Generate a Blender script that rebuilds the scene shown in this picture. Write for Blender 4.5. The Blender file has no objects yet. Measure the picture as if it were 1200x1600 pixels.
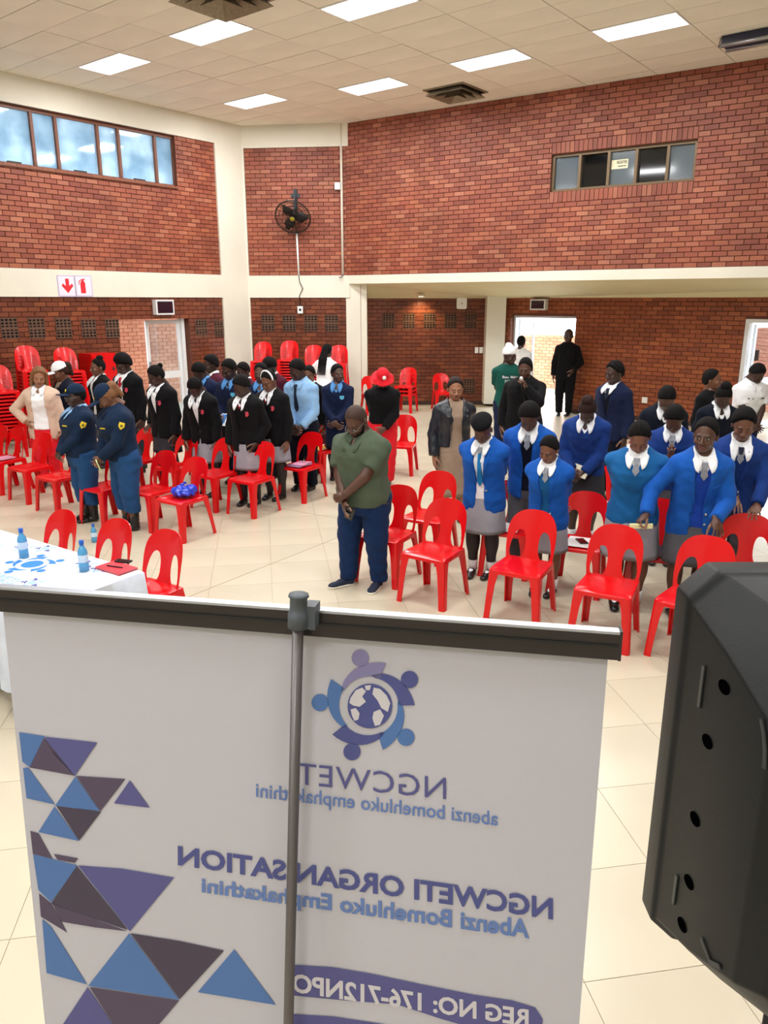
import bpy, bmesh, math, random
import numpy as np
from mathutils import Vector, Matrix
from mathutils.geometry import delaunay_2d_cdt

random.seed(7)
rng = np.random.default_rng(7)
SC = bpy.context.scene
COL = SC.collection

# ------------------------------------------------------------------ camera
CAM_H = 2.45
FPX = 1180.0
PITCH = math.radians(15.62)
cam_data = bpy.data.cameras.new('camera')
cam_data.sensor_fit = 'VERTICAL'
cam_data.sensor_height = 36.0
cam_data.lens = FPX / 1600.0 * 36.0
cam_data.clip_start = 0.05
cam_data.clip_end = 300
cam = bpy.data.objects.new('camera', cam_data)
cam.location = (0, 0, CAM_H)
cam.rotation_euler = (math.pi / 2 - PITCH, 0, 0)
COL.objects.link(cam)
SC.camera = cam

# ------------------------------------------------------------------ world, exposure
W = bpy.data.worlds.new('sky')
SC.world = W
W.use_nodes = True
_nt = W.node_tree
for _n in list(_nt.nodes):
    _nt.nodes.remove(_n)
_bg = _nt.nodes.new('ShaderNodeBackground')
_bg.inputs[0].default_value = (0.72, 0.86, 1.0, 1)
_bg.inputs[1].default_value = 7.0
_out = _nt.nodes.new('ShaderNodeOutputWorld')
_nt.links.new(_bg.outputs[0], _out.inputs[0])
SC.view_settings.view_transform = 'Standard'
SC.view_settings.look = 'None'
SC.view_settings.exposure = 0.12
SC.view_settings.gamma = 1.0
SC.view_settings.use_curve_mapping = False
sun_data = bpy.data.lights.new('sun', 'SUN')
sun_data.energy = 3.0
sun_data.angle = math.radians(0.6)
sun_data.color = (1.0, 0.95, 0.86)
sun = bpy.data.objects.new('sun', sun_data)
sun.rotation_euler = Vector((.80, .12, -.58)).to_track_quat('-Z', 'Y').to_euler()
COL.objects.link(sun)
PANEL_POWER = 76.0

# ------------------------------------------------------------------ pixel -> world helpers (photo frame 1200 x 1600)
CP, SP = math.cos(PITCH), math.sin(PITCH)
def ray(x, y):
    dx, dy = (x - 600) / FPX, -(y - 800) / FPX
    return Vector((dx, CP + dy * SP, -SP + dy * CP))
def on_z(x, y, z):
    r = ray(x, y)
    t = (z - CAM_H) / r.z
    return Vector((r.x * t, r.y * t, z))
def on_plane(x, y, p0, n):
    r = ray(x, y)
    o = Vector((0, 0, CAM_H))
    t = (Vector(p0) - o).dot(n) / r.dot(n)
    return o + r * t
def at_dist(x, y, d):
    r = ray(x, y)
    t = d / r.y
    return Vector((0, 0, CAM_H)) + r * t

# ------------------------------------------------------------------ scene helpers
def tag(o, label=None, cat=None, group=None, kind=None):
    if label: o['label'] = label
    if cat: o['category'] = cat
    if group: o['group'] = group
    if kind: o['kind'] = kind
    return o
def empty(name, loc=(0, 0, 0), rz=0.0, label=None, cat=None, group=None, kind=None):
    o = bpy.data.objects.new(name, None)
    o.empty_display_size = 0.1
    o.location = loc
    o.rotation_euler = (0, 0, rz)
    COL.objects.link(o)
    return tag(o, label, cat, group, kind)
def link(name, me, mat=None, parent=None, loc=None, smooth=False):
    o = bpy.data.objects.new(name, me)
    COL.objects.link(o)
    if mat is not None and len(me.materials) == 0:
        me.materials.append(mat)
    if parent is not None:
        o.parent = parent
    if loc is not None:
        o.location = loc
    if smooth:
        shade(me)
    return o
def shade(me):
    me.polygons.foreach_set('use_smooth', np.ones(len(me.polygons), dtype=bool))
    me.update()
def copy_tree(o, parent=None):
    c = o.copy()
    COL.objects.link(c)
    if parent is not None:
        c.parent = parent
    for ch in list(o.children):
        copy_tree(ch, c)
    return c
def mesh_from(name, verts, faces):
    me = bpy.data.meshes.new(name)
    me.from_pydata([tuple(v) for v in verts], [], [tuple(f) for f in faces])
    me.update()
    return me
class MB:
    """collects shapes into one mesh"""
    def __init__(s):
        s.v, s.f = [], []
    def add(s, vs, fs):
        k = len(s.v)
        s.v += [tuple(v) for v in vs]
        s.f += [tuple(i + k for i in f) for f in fs]
        return s
    def box(s, lo, hi, M=None):
        vs = [Vector((x, y, z)) for z in (lo[2], hi[2]) for y in (lo[1], hi[1]) for x in (lo[0], hi[0])]
        if M is not None:
            vs = [M @ v for v in vs]
        return s.add(vs, [(0, 2, 3, 1), (4, 5, 7, 6), (0, 1, 5, 4), (2, 6, 7, 3), (0, 4, 6, 2), (1, 3, 7, 5)])
    def bar(s, a, b, w, h, up=Vector((0, 0, 1))):
        a, b = Vector(a), Vector(b)
        d = (b - a)
        L = d.length
        d.normalize()
        x = d.cross(up)
        if x.length < 1e-4: x = d.cross(Vector((0, 1, 0)))
        x.normalize()
        y = x.cross(d)
        M = Matrix((x, d, y)).transposed().to_4x4()
        M.translation = a
        return s.box((-w / 2, 0, -h / 2), (w / 2, L, h / 2), M)
    def tube(s, pts, r, n=10, cap=True):
        pts = [Vector(p) for p in pts]
        rs = r if isinstance(r, (list, tuple)) else [r] * len(pts)
        rings = []
        prev = None
        for i, p in enumerate(pts):
            d = (pts[min(i + 1, len(pts) - 1)] - pts[max(i - 1, 0)]).normalized()
            if prev is None:
                u = d.cross(Vector((0, 0, 1)))
                if u.length < 1e-3: u = d.cross(Vector((1, 0, 0)))
            else:
                u = prev - d * prev.dot(d)
            u.normalize()
            prev = u
            w = d.cross(u)
            rings.append([p + (u * math.cos(2 * math.pi * k / n) + w * math.sin(2 * math.pi * k / n)) * rs[i] for k in range(n)])
        vs = [v for r_ in rings for v in r_]
        fs = []
        for i in range(len(rings) - 1):
            for k in range(n):
                fs.append((i * n + k, i * n + (k + 1) % n, (i + 1) * n + (k + 1) % n, (i + 1) * n + k))
        if cap:
            fs.append(tuple(range(n - 1, -1, -1)))
            fs.append(tuple((len(rings) - 1) * n + k for k in range(n)))
        return s.add(vs, fs)
    def lathe(s, prof, n=24, M=None):
        vs, fs = [], []
        for (r, z) in prof:
            for k in range(n):
                a = 2 * math.pi * k / n
                v = Vector((r * math.cos(a), r * math.sin(a), z))
                vs.append(M @ v if M is not None else v)
        for i in range(len(prof) - 1):
            for k in range(n):
                fs.append((i * n + k, i * n + (k + 1) % n, (i + 1) * n + (k + 1) % n, (i + 1) * n + k))
        fs.append(tuple(range(n - 1, -1, -1)))
        fs.append(tuple((len(prof) - 1) * n + k for k in range(n)))
        return s.add(vs, fs)
    def mesh(s, name):
        return mesh_from(name, s.v, s.f)
    def build(s, name, mat, parent=None, smooth=False, loc=None):
        return link(name, s.mesh(name), mat, parent, loc, smooth)

# ------------------------------------------------------------------ materials
MATS = {}
def mat(name, col, rough=0.6, metal=0.0, spec=0.5, noise=None, bump=None, coat=0.0, emit=None, trans=0.0, sheen=0.0):
    """noise = (scale, amount) colour mottling; bump = (scale, strength)"""
    if name in MATS:
        return MATS[name]
    m = bpy.data.materials.new(name)
    m.use_nodes = True
    nt = m.node_tree
    b = nt.nodes['Principled BSDF']
    b.inputs['Base Color'].default_value = (*col, 1)
    b.inputs['Roughness'].default_value = rough
    b.inputs['Metallic'].default_value = metal
    b.inputs['Specular IOR Level'].default_value = spec
    b.inputs['Coat Weight'].default_value = coat
    b.inputs['Transmission Weight'].default_value = trans
    b.inputs['Sheen Weight'].default_value = sheen
    if emit:
        b.inputs['Emission Color'].default_value = (*emit[0], 1)
        b.inputs['Emission Strength'].default_value = emit[1]
    tc = nt.nodes.new('ShaderNodeTexCoord')
    if noise:
        n = nt.nodes.new('ShaderNodeTexNoise')
        n.inputs['Scale'].default_value = noise[0]
        n.inputs['Detail'].default_value = 5
        nt.links.new(tc.outputs['Object'], n.inputs['Vector'])
        r = nt.nodes.new('ShaderNodeMapRange')
        r.inputs['From Min'].default_value = 0.3
        r.inputs['From Max'].default_value = 0.7
        r.inputs['To Min'].default_value = 1 - noise[1]
        r.inputs['To Max'].default_value = 1 + noise[1]
        nt.links.new(n.outputs['Fac'], r.inputs['Value'])
        mx = nt.nodes.new('ShaderNodeMix')
        mx.data_type = 'RGBA'
        mx.blend_type = 'MULTIPLY'
        mx.inputs['Factor'].default_value = 1
        mx.inputs['A'].default_value = (*col, 1)
        nt.links.new(r.outputs['Result'], mx.inputs['B'])
        nt.links.new(mx.outputs['Result'], b.inputs['Base Color'])
    if bump:
        n = nt.nodes.new('ShaderNodeTexNoise')
        n.inputs['Scale'].default_value = bump[0]
        n.inputs['Detail'].default_value = 4
        nt.links.new(tc.outputs['Object'], n.inputs['Vector'])
        bp = nt.nodes.new('ShaderNodeBump')
        bp.inputs['Strength'].default_value = bump[1]
        bp.inputs['Distance'].default_value = 0.01
        nt.links.new(n.outputs['Fac'], bp.inputs['Height'])
        nt.links.new(bp.outputs['Normal'], b.inputs['Normal'])
    MATS[name] = m
    return m
def srgb(r, g, b):
    f = lambda c: (c / 255 / 12.92) if c / 255 <= 0.04045 else ((c / 255 + 0.055) / 1.055) ** 2.4
    return (f(r), f(g), f(b))
def mat_brick(name, ramp, rough=0.55):
    m = bpy.data.materials.new(name)
    m.use_nodes = True
    nt = m.node_tree
    b = nt.nodes['Principled BSDF']
    g = nt.nodes.new('ShaderNodeNewGeometry')
    oi = nt.nodes.new('ShaderNodeObjectInfo')
    ad = nt.nodes.new('ShaderNodeMath'); ad.operation = 'ADD'
    fr = nt.nodes.new('ShaderNodeMath'); fr.operation = 'FRACT'
    nt.links.new(g.outputs['Random Per Island'], ad.inputs[0])
    nt.links.new(oi.outputs['Random'], ad.inputs[1])
    nt.links.new(ad.outputs[0], fr.inputs[0])
    cr = nt.nodes.new('ShaderNodeValToRGB')
    cr.color_ramp.elements[0].position = 0.0
    cr.color_ramp.elements[0].color = (*ramp[0], 1)
    cr.color_ramp.elements[1].position = 1.0
    cr.color_ramp.elements[1].color = (*ramp[-1], 1)
    for i, c in enumerate(ramp[1:-1]):
        e = cr.color_ramp.elements.new((i + 1) / (len(ramp) - 1))
        e.color = (*c, 1)
    nt.links.new(fr.outputs[0], cr.inputs[0])
    gp = nt.nodes.new('ShaderNodeNewGeometry')
    n = nt.nodes.new('ShaderNodeTexNoise'); n.inputs['Scale'].default_value = 1.3; n.inputs['Detail'].default_value = 6
    nt.links.new(gp.outputs['Position'], n.inputs['Vector'])
    r = nt.nodes.new('ShaderNodeMapRange')
    r.inputs['From Min'].default_value = 0.3; r.inputs['From Max'].default_value = 0.7
    r.inputs['To Min'].default_value = 0.82; r.inputs['To Max'].default_value = 1.18
    nt.links.new(n.outputs['Fac'], r.inputs['Value'])
    mx = nt.nodes.new('ShaderNodeMix'); mx.data_type = 'RGBA'; mx.blend_type = 'MULTIPLY'
    mx.inputs['Factor'].default_value = 1
    nt.links.new(cr.outputs[0], mx.inputs['A'])
    nt.links.new(r.outputs['Result'], mx.inputs['B'])
    nt.links.new(mx.outputs['Result'], b.inputs['Base Color'])
    b.inputs['Roughness'].default_value = rough
    n2 = nt.nodes.new('ShaderNodeTexNoise'); n2.inputs['Scale'].default_value = 60
    nt.links.new(gp.outputs['Position'], n2.inputs['Vector'])
    bp = nt.nodes.new('ShaderNodeBump'); bp.inputs['Strength'].default_value = 0.3; bp.inputs['Distance'].default_value = 0.006
    nt.links.new(n2.outputs['Fac'], bp.inputs['Height'])
    nt.links.new(bp.outputs['Normal'], b.inputs['Normal'])
    return m
M_BRICK = mat_brick('brick_red', [srgb(128, 64, 46), srgb(150, 80, 56), srgb(140, 72, 52), srgb(160, 92, 64), srgb(134, 66, 48), srgb(168, 104, 78), srgb(124, 60, 44), srgb(148, 76, 54)])
M_BRICK_LOW = mat_brick('brick_low_brown', [srgb(100, 50, 32), srgb(120, 62, 38), srgb(108, 54, 34), srgb(130, 70, 42), srgb(94, 46, 30), srgb(116, 58, 36)], rough=0.35)  # darker brown tones, for the lower left, corner and set-back walls
M_BRICK_LOWB = mat_brick('brick_low_orange', [srgb(132, 66, 38), srgb(152, 80, 44), srgb(140, 70, 40), srgb(160, 88, 50), srgb(124, 60, 36), srgb(148, 76, 42)], rough=0.35)  # paler orange tones, for the lower right wall with the doorways
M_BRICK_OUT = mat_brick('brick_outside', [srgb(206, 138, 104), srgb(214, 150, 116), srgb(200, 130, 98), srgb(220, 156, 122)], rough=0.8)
M_MORTAR = mat('mortar', srgb(104, 60, 44), 0.9, noise=(4, 0.2))
M_CREAM = mat('cream_paint', srgb(226, 222, 206), 0.6, noise=(1.2, 0.05), bump=(30, 0.05))
M_CREAM2 = mat('cream_soffit', srgb(222, 212, 172), 0.6, noise=(1.2, 0.04))
M_CEIL = mat('ceiling_board', srgb(242, 238, 222), 0.85, noise=(0.9, 0.06), bump=(120, 0.08))
M_CEILGAP = mat('ceiling_gap', srgb(110, 92, 66), 0.9)
M_WHITE = mat('white_plastic', srgb(240, 240, 238), 0.4)
M_SKIRT = mat('dark_skirting', srgb(58, 38, 30), 0.5)
M_BLACK = mat('black_plastic', srgb(22, 24, 26), 0.45, bump=(400, 0.05))
M_DARK = mat('dark_grey', srgb(45, 42, 42), 0.5)
M_ALU = mat('white_aluminium', srgb(225, 228, 230), 0.35, metal=0.1)
M_STEEL = mat('grey_steel', srgb(150, 150, 150), 0.35, metal=0.8)
M_RED = mat('red_plastic', srgb(212, 8, 16), 0.24, spec=0.42, coat=0.15)
M_REDSIGN = mat('sign_red', srgb(214, 30, 44), 0.5)
# ------------------------------------------------------------------ the hall: wall lines in plan
ZC = 6.1                      # ceiling
ZB0, ZB1 = 2.52, 3.0          # cream ring beam
ZTOP = 5.65                   # top of the brick panels
def xy(p): return Vector((p.x, p.y, 0))
L0 = xy(on_z(375, 197, ZC)); L1 = xy(on_z(0, 112, ZC))         # left wall, corner -> towards the viewer
R0 = xy(on_z(540, 193, ZC)); R1 = xy(on_z(1200, 90, ZC))       # right upper wall, corner -> viewer
dL = (L1 - L0).normalized(); dR = (R1 - R0).normalized(); dD = (R0 - L0).normalized()
LEFT_LEN, RIGHT_LEN = 17.0, 17.0
LE = L0 + dL * LEFT_LEN; RE = R0 + dR * RIGHT_LEN
def inward(d):   # normal of a wall facing the middle of the hall
    n = Vector((d.y, -d.x, 0))
    mid = Vector((0, 8, 0))
    return n
nL = Vector((-dL.y, dL.x, 0)); nL = nL if (Vector((0, 8, 0)) - L0).dot(nL) > 0 else -nL
nR = Vector((-dR.y, dR.x, 0)); nR = nR if (Vector((0, 8, 0)) - R0).dot(nR) > 0 else -nR
nD = Vector((-dD.y, dD.x, 0)); nD = nD if (Vector((0, 8, 0)) - R0).dot(nD) > 0 else -nD
# lower right walls, set back under the overhang
Q0 = xy(at_dist(560, 640, 18.5)); Q1 = xy(at_dist(770, 634, 18.6)); Q2 = xy(at_dist(1001, 656, 16.0))
dA = (Q1 - Q0).normalized(); dB = (Q2 - Q1).normalized()
nA = Vector((-dA.y, dA.x, 0)); nA = nA if nA.y < 0 else -nA
nB = Vector((-dB.y, dB.x, 0)); nB = nB if nB.y < 0 else -nB
QE = Q1 + dB * 14.0

def frame(o, d, n):
    """local x along the wall, y out of the wall into the hall, z up"""
    M = Matrix((d, n, Vector((0, 0, 1)))).transposed().to_4x4()
    M.translation = o
    return M
def wall_sz(x, y, o, d, n):
    """pixel -> (distance along the wall, height)"""
    p = on_plane(x, y, o, n)
    return (p - o).dot(d), p.z

BH, BW, BJ = 0.0862, 0.233, 0.0085
_brick = MB()
_b = [(-.5, 0, -.5), (.5, 0, -.5), (.5, 0, .5), (-.5, 0, .5)]
_f = [(-.485, 1, -.46), (.485, 1, -.46), (.485, 1, .46), (-.485, 1, .46)]
_brick.add([Vector(v) for v in _b + _f], [(4, 5, 6, 7), (0, 1, 5, 4), (1, 2, 6, 5), (2, 3, 7, 6), (3, 0, 4, 7)])
BRICKV, BRICKF = [Vector(v) for v in _brick.v], _brick.f
def panel(M, s0, s1, z0, z1, holes, soldier=()):
    """list of bricks (matrix) of one brick panel; holes = (s0, s1, z0, z1)"""
    res = []
    rows = int(round((z1 - z0) / BH))
    bh = (z1 - z0) / rows
    for r in range(rows):
        z = z0 + r * bh
        s = s0 - (BW / 2 if r % 2 else 0)
        while s < s1 - 0.02:
            a, b = max(s, s0), min(s + BW, s1)
            s += BW
            segs = [(a, b)]
            for (h0, h1, g0, g1) in list(holes) + list(soldier):
                if z + bh * .6 < g0 or z + bh * .4 > g1:
                    continue
                nx = []
                for (p, q) in segs:
                    if q <= h0 or p >= h1:
                        nx.append((p, q)); continue
                    if p < h0: nx.append((p, h0))
                    if q > h1: nx.append((h1, q))
                segs = nx
            for (p, q) in segs:
                if q - p < 0.03: continue
                pr = 0.012 + random.random() * 0.004
                S = Matrix.Diagonal((q - p - BJ, pr, bh - BJ, 1))
                T = Matrix.Translation(((p + q) / 2, 0, z + bh / 2))
                res.append(M @ T @ S)
    for (h0, h1, g0, g1) in soldier:          # a course of bricks on end
        n = max(1, int(round((h1 - h0) / BH)))
        w = (h1 - h0) / n
        for i in range(n):
            S = Matrix.Diagonal((w - BJ, 0.013 + random.random() * .005, g1 - g0 - BJ, 1))
            T = Matrix.Translation((h0 + (i + .5) * w, 0, (g0 + g1) / 2))
            res.append(M @ T @ S)
    return res
def lay_bricks(parent, sets, limit=300):
    """sets = [(list of matrices, material)]: the largest in the picture as single parts, the rest as one"""
    allb = []
    for mats_, m in sets:
        for X in mats_:
            c = X.translation
            v = c - Vector((0, 0, CAM_H))
            zc = v.y * CP - v.z * SP
            yc = v.y * SP + v.z * CP
            inside = zc > 0.3 and abs(v.x / zc * FPX) < 605 and abs(yc / zc * FPX) < 805
            size = (X.to_scale().x * X.to_scale().z) / (zc * zc) if inside else 0
            allb.append((size, X, m))
    allb.sort(key=lambda t: -t[0])
    shared = {}
    for size, X, m in allb[:limit]:
        if m.name not in shared:
            me = mesh_from('brick', BRICKV, BRICKF); me.materials.append(m); shared[m.name] = me
        o = bpy.data.objects.new('brick', shared[m.name])
        COL.objects.link(o)
        o.parent = parent
        o.matrix_local = X
    rest = {}
    for size, X, m in allb[limit:]:
        rest.setdefault(m.name, (m, MB()))[1].add([X @ v for v in BRICKV], BRICKF)
    for m, mb in rest.values():
        tag(mb.build('brick', m, parent), kind='stuff')
def slab(mb, M, s0, s1, z0, z1, holes, y0, y1):
    """a wall slab with rectangular holes, out of boxes"""
    ss = sorted({s0, s1, *[min(max(h, s0), s1) for H_ in holes for h in H_[:2]]})
    zz = sorted({z0, z1, *[min(max(h, z0), z1) for H_ in holes for h in H_[2:]]})
    for a, b in zip(ss[:-1], ss[1:]):
        for c, d in zip(zz[:-1], zz[1:]):
            if any(h[0] < (a + b) / 2 < h[1] and h[2] < (c + d) / 2 < h[3] for h in holes):
                continue
            mb.box((a, y0, c), (b, y1, d), M)

# ---- floor
GA = math.radians(9)
TS = 0.545
flo = MB().box((-22, -6, -0.12), (22, 34, -0.004)).build('floor', mat('floor_joint', srgb(170, 156, 130), 0.5))
tag(flo, 'cream vinyl tiled hall floor', None, kind='structure')
def mat_floor():
    m = mat('floor_tile', srgb(200, 190, 168), 0.26, noise=(0.8, 0.07), spec=0.45, bump=(3, 0.02))
    return m
M_FLOOR = mat_floor()
def in_hall(p):
    return (p - L0).dot(nL) > -0.3 and (p - Q0).dot(nA) > -0.3 and (p - Q1).dot(nB) > -0.3 and (p - L0).dot(nD) > -0.6
cg, sg = math.cos(GA), math.sin(GA)
tiles = []
for i in range(-45, 46):
    for j in range(-12, 48):
        u, v = (i + .5) * TS, (j + .35) * TS
        p = Vector((u * cg - v * sg, u * sg + v * cg, 0))
        if p.y > -4.5 and in_hall(p) and abs(p.x) < 13:
            q = p - Vector((0, 0, CAM_H)); zc = q.y * CP - q.z * SP; yc = q.y * SP + q.z * CP
            vis = zc > .4 and abs(q.x / zc * FPX) < 640 and -840 < yc / zc * FPX < 840
            tiles.append((-1 / (zc * zc) if vis else 0, i, j, p))
tiles.sort(key=lambda t: t[0])
tile_me = None
RT = Matrix.Rotation(GA, 4, 'Z')
t0 = MB().box((-TS / 2 + .0015, -TS / 2 + .0015, -.02), (TS / 2 - .0015, TS / 2 - .0015, 0))
tile_me = t0.mesh('floor_tile'); tile_me.materials.append(M_FLOOR)
rest = MB()
for k, (_, i, j, p) in enumerate(tiles):
    if k < 300:
        o = bpy.data.objects.new('floor_tile', tile_me); COL.objects.link(o); o.parent = flo
        o.location = p; o.rotation_euler = (0, 0, GA)
    else:
        X = Matrix.Translation(p) @ RT
        rest.add([X @ Vector(v) for v in t0.v], t0.f)
tag(rest.build('floor_tile', M_FLOOR, flo), kind='stuff')
M_JOINT = mat('floor_control_joint', srgb(150, 132, 104), 0.7)
for (a, b) in (((150, 990), (590, 815)), ((430, 793), (640, 829))):
    pa, pb = on_z(*a, 0), on_z(*b, 0)
    MB().bar(pa + Vector((0, 0, .0004)), pb + Vector((0, 0, .0004)), .009, .001).build('floor_joint', M_JOINT, flo)

def zpt_(p, z): return Vector((p.x, p.y, z))
# ---- ceiling: boards laid along the left wall
_cp = [Vector((LE.x - .3, -6, 0)), LE - nL * .3, L0 - nL * .3 - nD * .3, R0 - nR * .3 - nD * .3, RE - nR * .3, Vector((RE.x + .3, -6, 0))]
ceil = MB().add([zpt_(p, z) for z in (ZC + .02, ZC + .14) for p in _cp], [tuple(range(6)), tuple(range(11, 5, -1))] + [(k, k + 6, (k + 1) % 6 + 6, (k + 1) % 6) for k in range(6)]).build('ceiling', M_CEILGAP)
tag(ceil, 'cream suspended ceiling of rectangular boards', None, kind='structure')
cu, cv = Vector((-dL.y, dL.x, 0)), dL.copy()       # long side of a board across, short side along the left wall
if cu.x < 0: cu = -cu
TL, TSH = 1.2, 0.6
ref = on_z(700, 99, ZC)                           # corner of a light panel
def grid_of(x, y):
    p = on_z(x, y, ZC) - ref
    return p.dot(cu) / TL, p.dot(cv) / TSH
def cell_center(i, j):
    return ref + cu * (TL * (i + .5)) + cv * (TSH * (j + .5))
LIGHT_PX = [(170, 107), (345, 62), (393, 165), (560, 133), (765, 93), (1025, 43), (560, 5)]
light_cells = []
for px in LIGHT_PX:
    gu, gv = grid_of(*px)
    light_cells.append((math.floor(gu), math.floor(gv)))
print('light cells', light_cells)
# further panels over the part of the hall the photograph does not show
extra_cells = []
for i in range(-8, 9):
    for j in range(4, 44):
        if (i % 3 == light_cells[4][0] % 3) and (j % 6 == light_cells[4][1] % 6):
            c = cell_center(i, j)
            if c.y > -3 and c.y < 10.0 and (c - L0).dot(nL) > 1 and (c - R0).dot(nR) > 1 and abs(c.x) < 9:
                extra_cells.append((i, j))
def cell_set(px, w=1, h=1):
    gu, gv = grid_of(*px)
    return math.floor(gu), math.floor(gv)
VENT_PX = [(345, 8), (712, 142)]
vent_cells = []
for px in VENT_PX:
    i, j = cell_set(px)
    vent_cells.append((i, j))
busy = set(light_cells) | set(extra_cells)
tiles = []
for i in range(-9, 10):
    for j in range(-12, 46):
        c = cell_center(i, j)
        if c.y < 5.0 or c.y > 20 or abs(c.x) > 10: continue
        if (c - L0).dot(nL) < -0.75 or (c - R0).dot(nR) < -0.7 or (c - L0).dot(nD) < -0.7: continue
        if (i, j) in busy: continue
        tiles.append((i, j, c))
RC = Matrix((cu, cv, Vector((0, 0, 1)))).transposed().to_4x4()
tb = MB().box((-TL / 2 + .006, -TSH / 2 + .006, 0), (TL / 2 - .006, TSH / 2 - .006, .018))
ct_me = tb.mesh('ceiling_board'); ct_me.materials.append(M_CEIL)
print('ceiling boards', len(tiles))
for (i, j, c) in tiles:
    o = bpy.data.objects.new('ceiling_board', ct_me); COL.objects.link(o); o.parent = ceil
    X = Matrix.Translation(c + Vector((0, 0, random.uniform(-.002, .003)))) @ RC
    if random.random() < .12: X = X @ Matrix.Rotation(random.uniform(-.006, .006), 4, 'X')
    o.matrix_local = X
# plain cream lining over the rest of the ceiling (behind and beside the viewer)
MB().box((LE.x, -6, ZC + .004), (RE.x, 5.0, ZC + .019)).build('ceiling_lining', M_CEIL, ceil)

def light_panel(cell, label, group='ceiling light panels', lit_only=False):
    c = cell_center(*cell)
    t = empty('ceiling_light', c, 0, label, 'ceiling light', group)
    t.matrix_local = Matrix.Translation(c) @ RC
    fr = MB()
    a, b = TL / 2 - .004, TSH / 2 - .004
    for lo, hi in (((-a, -b, -.008), (a, -b + .02, .012)), ((-a, b - .02, -.008), (a, b, .012)), ((-a, -b + .02, -.008), (-a + .02, b - .02, .012)), ((a - .02, -b + .02, -.008), (a, b - .02, .012))):
        fr.box(lo, hi)
    fr.build('frame', M_WHITE, t)
    MB().box((-a + .021, -b + .021, -.003), (a - .021, b - .021, .008)).build('diffuser', mat('lit_diffuser', (1, 1, 1), .5, emit=((.97, .98, 1), 4.0)), t)
    ld = bpy.data.lights.new('panel_light', 'AREA'); ld.shape = 'RECTANGLE'; ld.size = a * 1.9; ld.size_y = b * 1.9
    ld.energy = PANEL_POWER; ld.color = (0.98, 0.985, 1.0)
    lo = bpy.data.objects.new('panel_light', ld); COL.objects.link(lo); lo.parent = t; lo.location = (0, 0, -.03)
    return t
LIGHT_LABELS = ['leftmost lit ceiling panel, above the high windows', 'lit ceiling panel left of centre, below the pyramid air vent', 'small lit ceiling panel farthest back, left', 'lit ceiling panel with a bare tube, left of the dark air vent', 'lit ceiling panel right of the dark pyramid vent', 'large lit ceiling panel above the right brick wall', 'lit ceiling panel cut off by the top edge']
for c, lb in zip(light_cells, LIGHT_LABELS):
    light_panel(c, lb)
for c in extra_cells:
    light_panel(c, 'ceiling light panel over the front of the hall, out of the photograph')
print('extra lights', len(extra_cells))

# ---- pyramid air vents in the ceiling
M_VENT = mat('vent_metal', srgb(150, 138, 116), 0.5, metal=0.3, noise=(40, .25))
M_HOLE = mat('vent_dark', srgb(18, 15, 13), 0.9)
def air_vent(px, size, label):
    c = on_z(*px, ZC)
    t = empty('air_vent', c, 0, label, 'air vent', 'ceiling air vents')
    t.matrix_local = Matrix.Translation(c) @ RC
    h = size / 2
    MB().box((-h, -h, -.004), (h, h, 0)).build('backing', M_HOLE, t)
    fr = MB()
    for lo, hi in (((-h, -h, -.02), (h, -h + .04, 0)), ((-h, h - .04, -.02), (h, h, 0)), ((-h, -h + .04, -.02), (-h + .04, h - .04, 0)), ((h - .04, -h + .04, -.02), (h, h - .04, 0))):
        fr.box(lo, hi)
    fr.build('frame', M_VENT, t)
    for k in range(3):          # three nested pyramid louvres
        r0, r1 = h * (.92 - .27 * k), h * (.70 - .27 * k)
        z0, z1 = -.01, -.10 - .015 * k
        v = [(-r0, -r0, z1), (r0, -r0, z1), (r0, r0, z1), (-r0, r0, z1), (-r1, -r1, z0), (r1, -r1, z0), (r1, r1, z0), (-r1, r1, z0)]
        MB().add([Vector(p) for p in v], [(0, 1, 5, 4), (1, 2, 6, 5), (2, 3, 7, 6), (3, 0, 4, 7)]).build('louvre', M_VENT, t)
    return t
air_vent((345, -8), 1.0, 'pale pyramid air vent at the top edge of the ceiling')
air_vent((712, 142), 0.85, 'dark pyramid air vent beside the right brick wall')

# ---- wall left: cream frame, brick panels, high windows, door opening
ML = frame(L0, dL, nL)
wl = MB()
s_col = wall_sz(337, 300, L0, dL, nL)[0]          # column width seen at the corner
s_win0 = wall_sz(274, 250, L0, dL, nL)[0]
zw0, zw1 = 4.68, 5.64
door_l = (wall_sz(299, 560, L0, dL, nL)[0], wall_sz(190, 560, L0, dL, nL)[0], 0.0, 2.1)
print('left col', s_col, 'win', s_win0, 'door', door_l)
win_l = (s_win0, LEFT_LEN - 1.5, zw0, zw1)
slab(wl, ML, -.3, LEFT_LEN, 0, ZC + .05, [win_l, door_l], -.28, -.002)
wall_l = wl.build('wall_left', M_MORTAR); tag(wall_l, 'left hall wall of red brick with a cream frame', None, kind='structure')
fr = MB()
slab(fr, ML, s_col, LEFT_LEN, ZB0, ZB1, [], -.001, .05)            # ring beam
slab(fr, ML, s_col, LEFT_LEN, ZTOP, ZC, [], -.001, .05)            # top beam
slab(fr, ML, -.03, s_col, 0, ZC, [], -.001, .05)                # corner column
fr.build('beam_frame', M_CREAM, wall_l)
M_AIRBRICK = mat('air_brick', srgb(98, 70, 54), 0.8)
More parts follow.
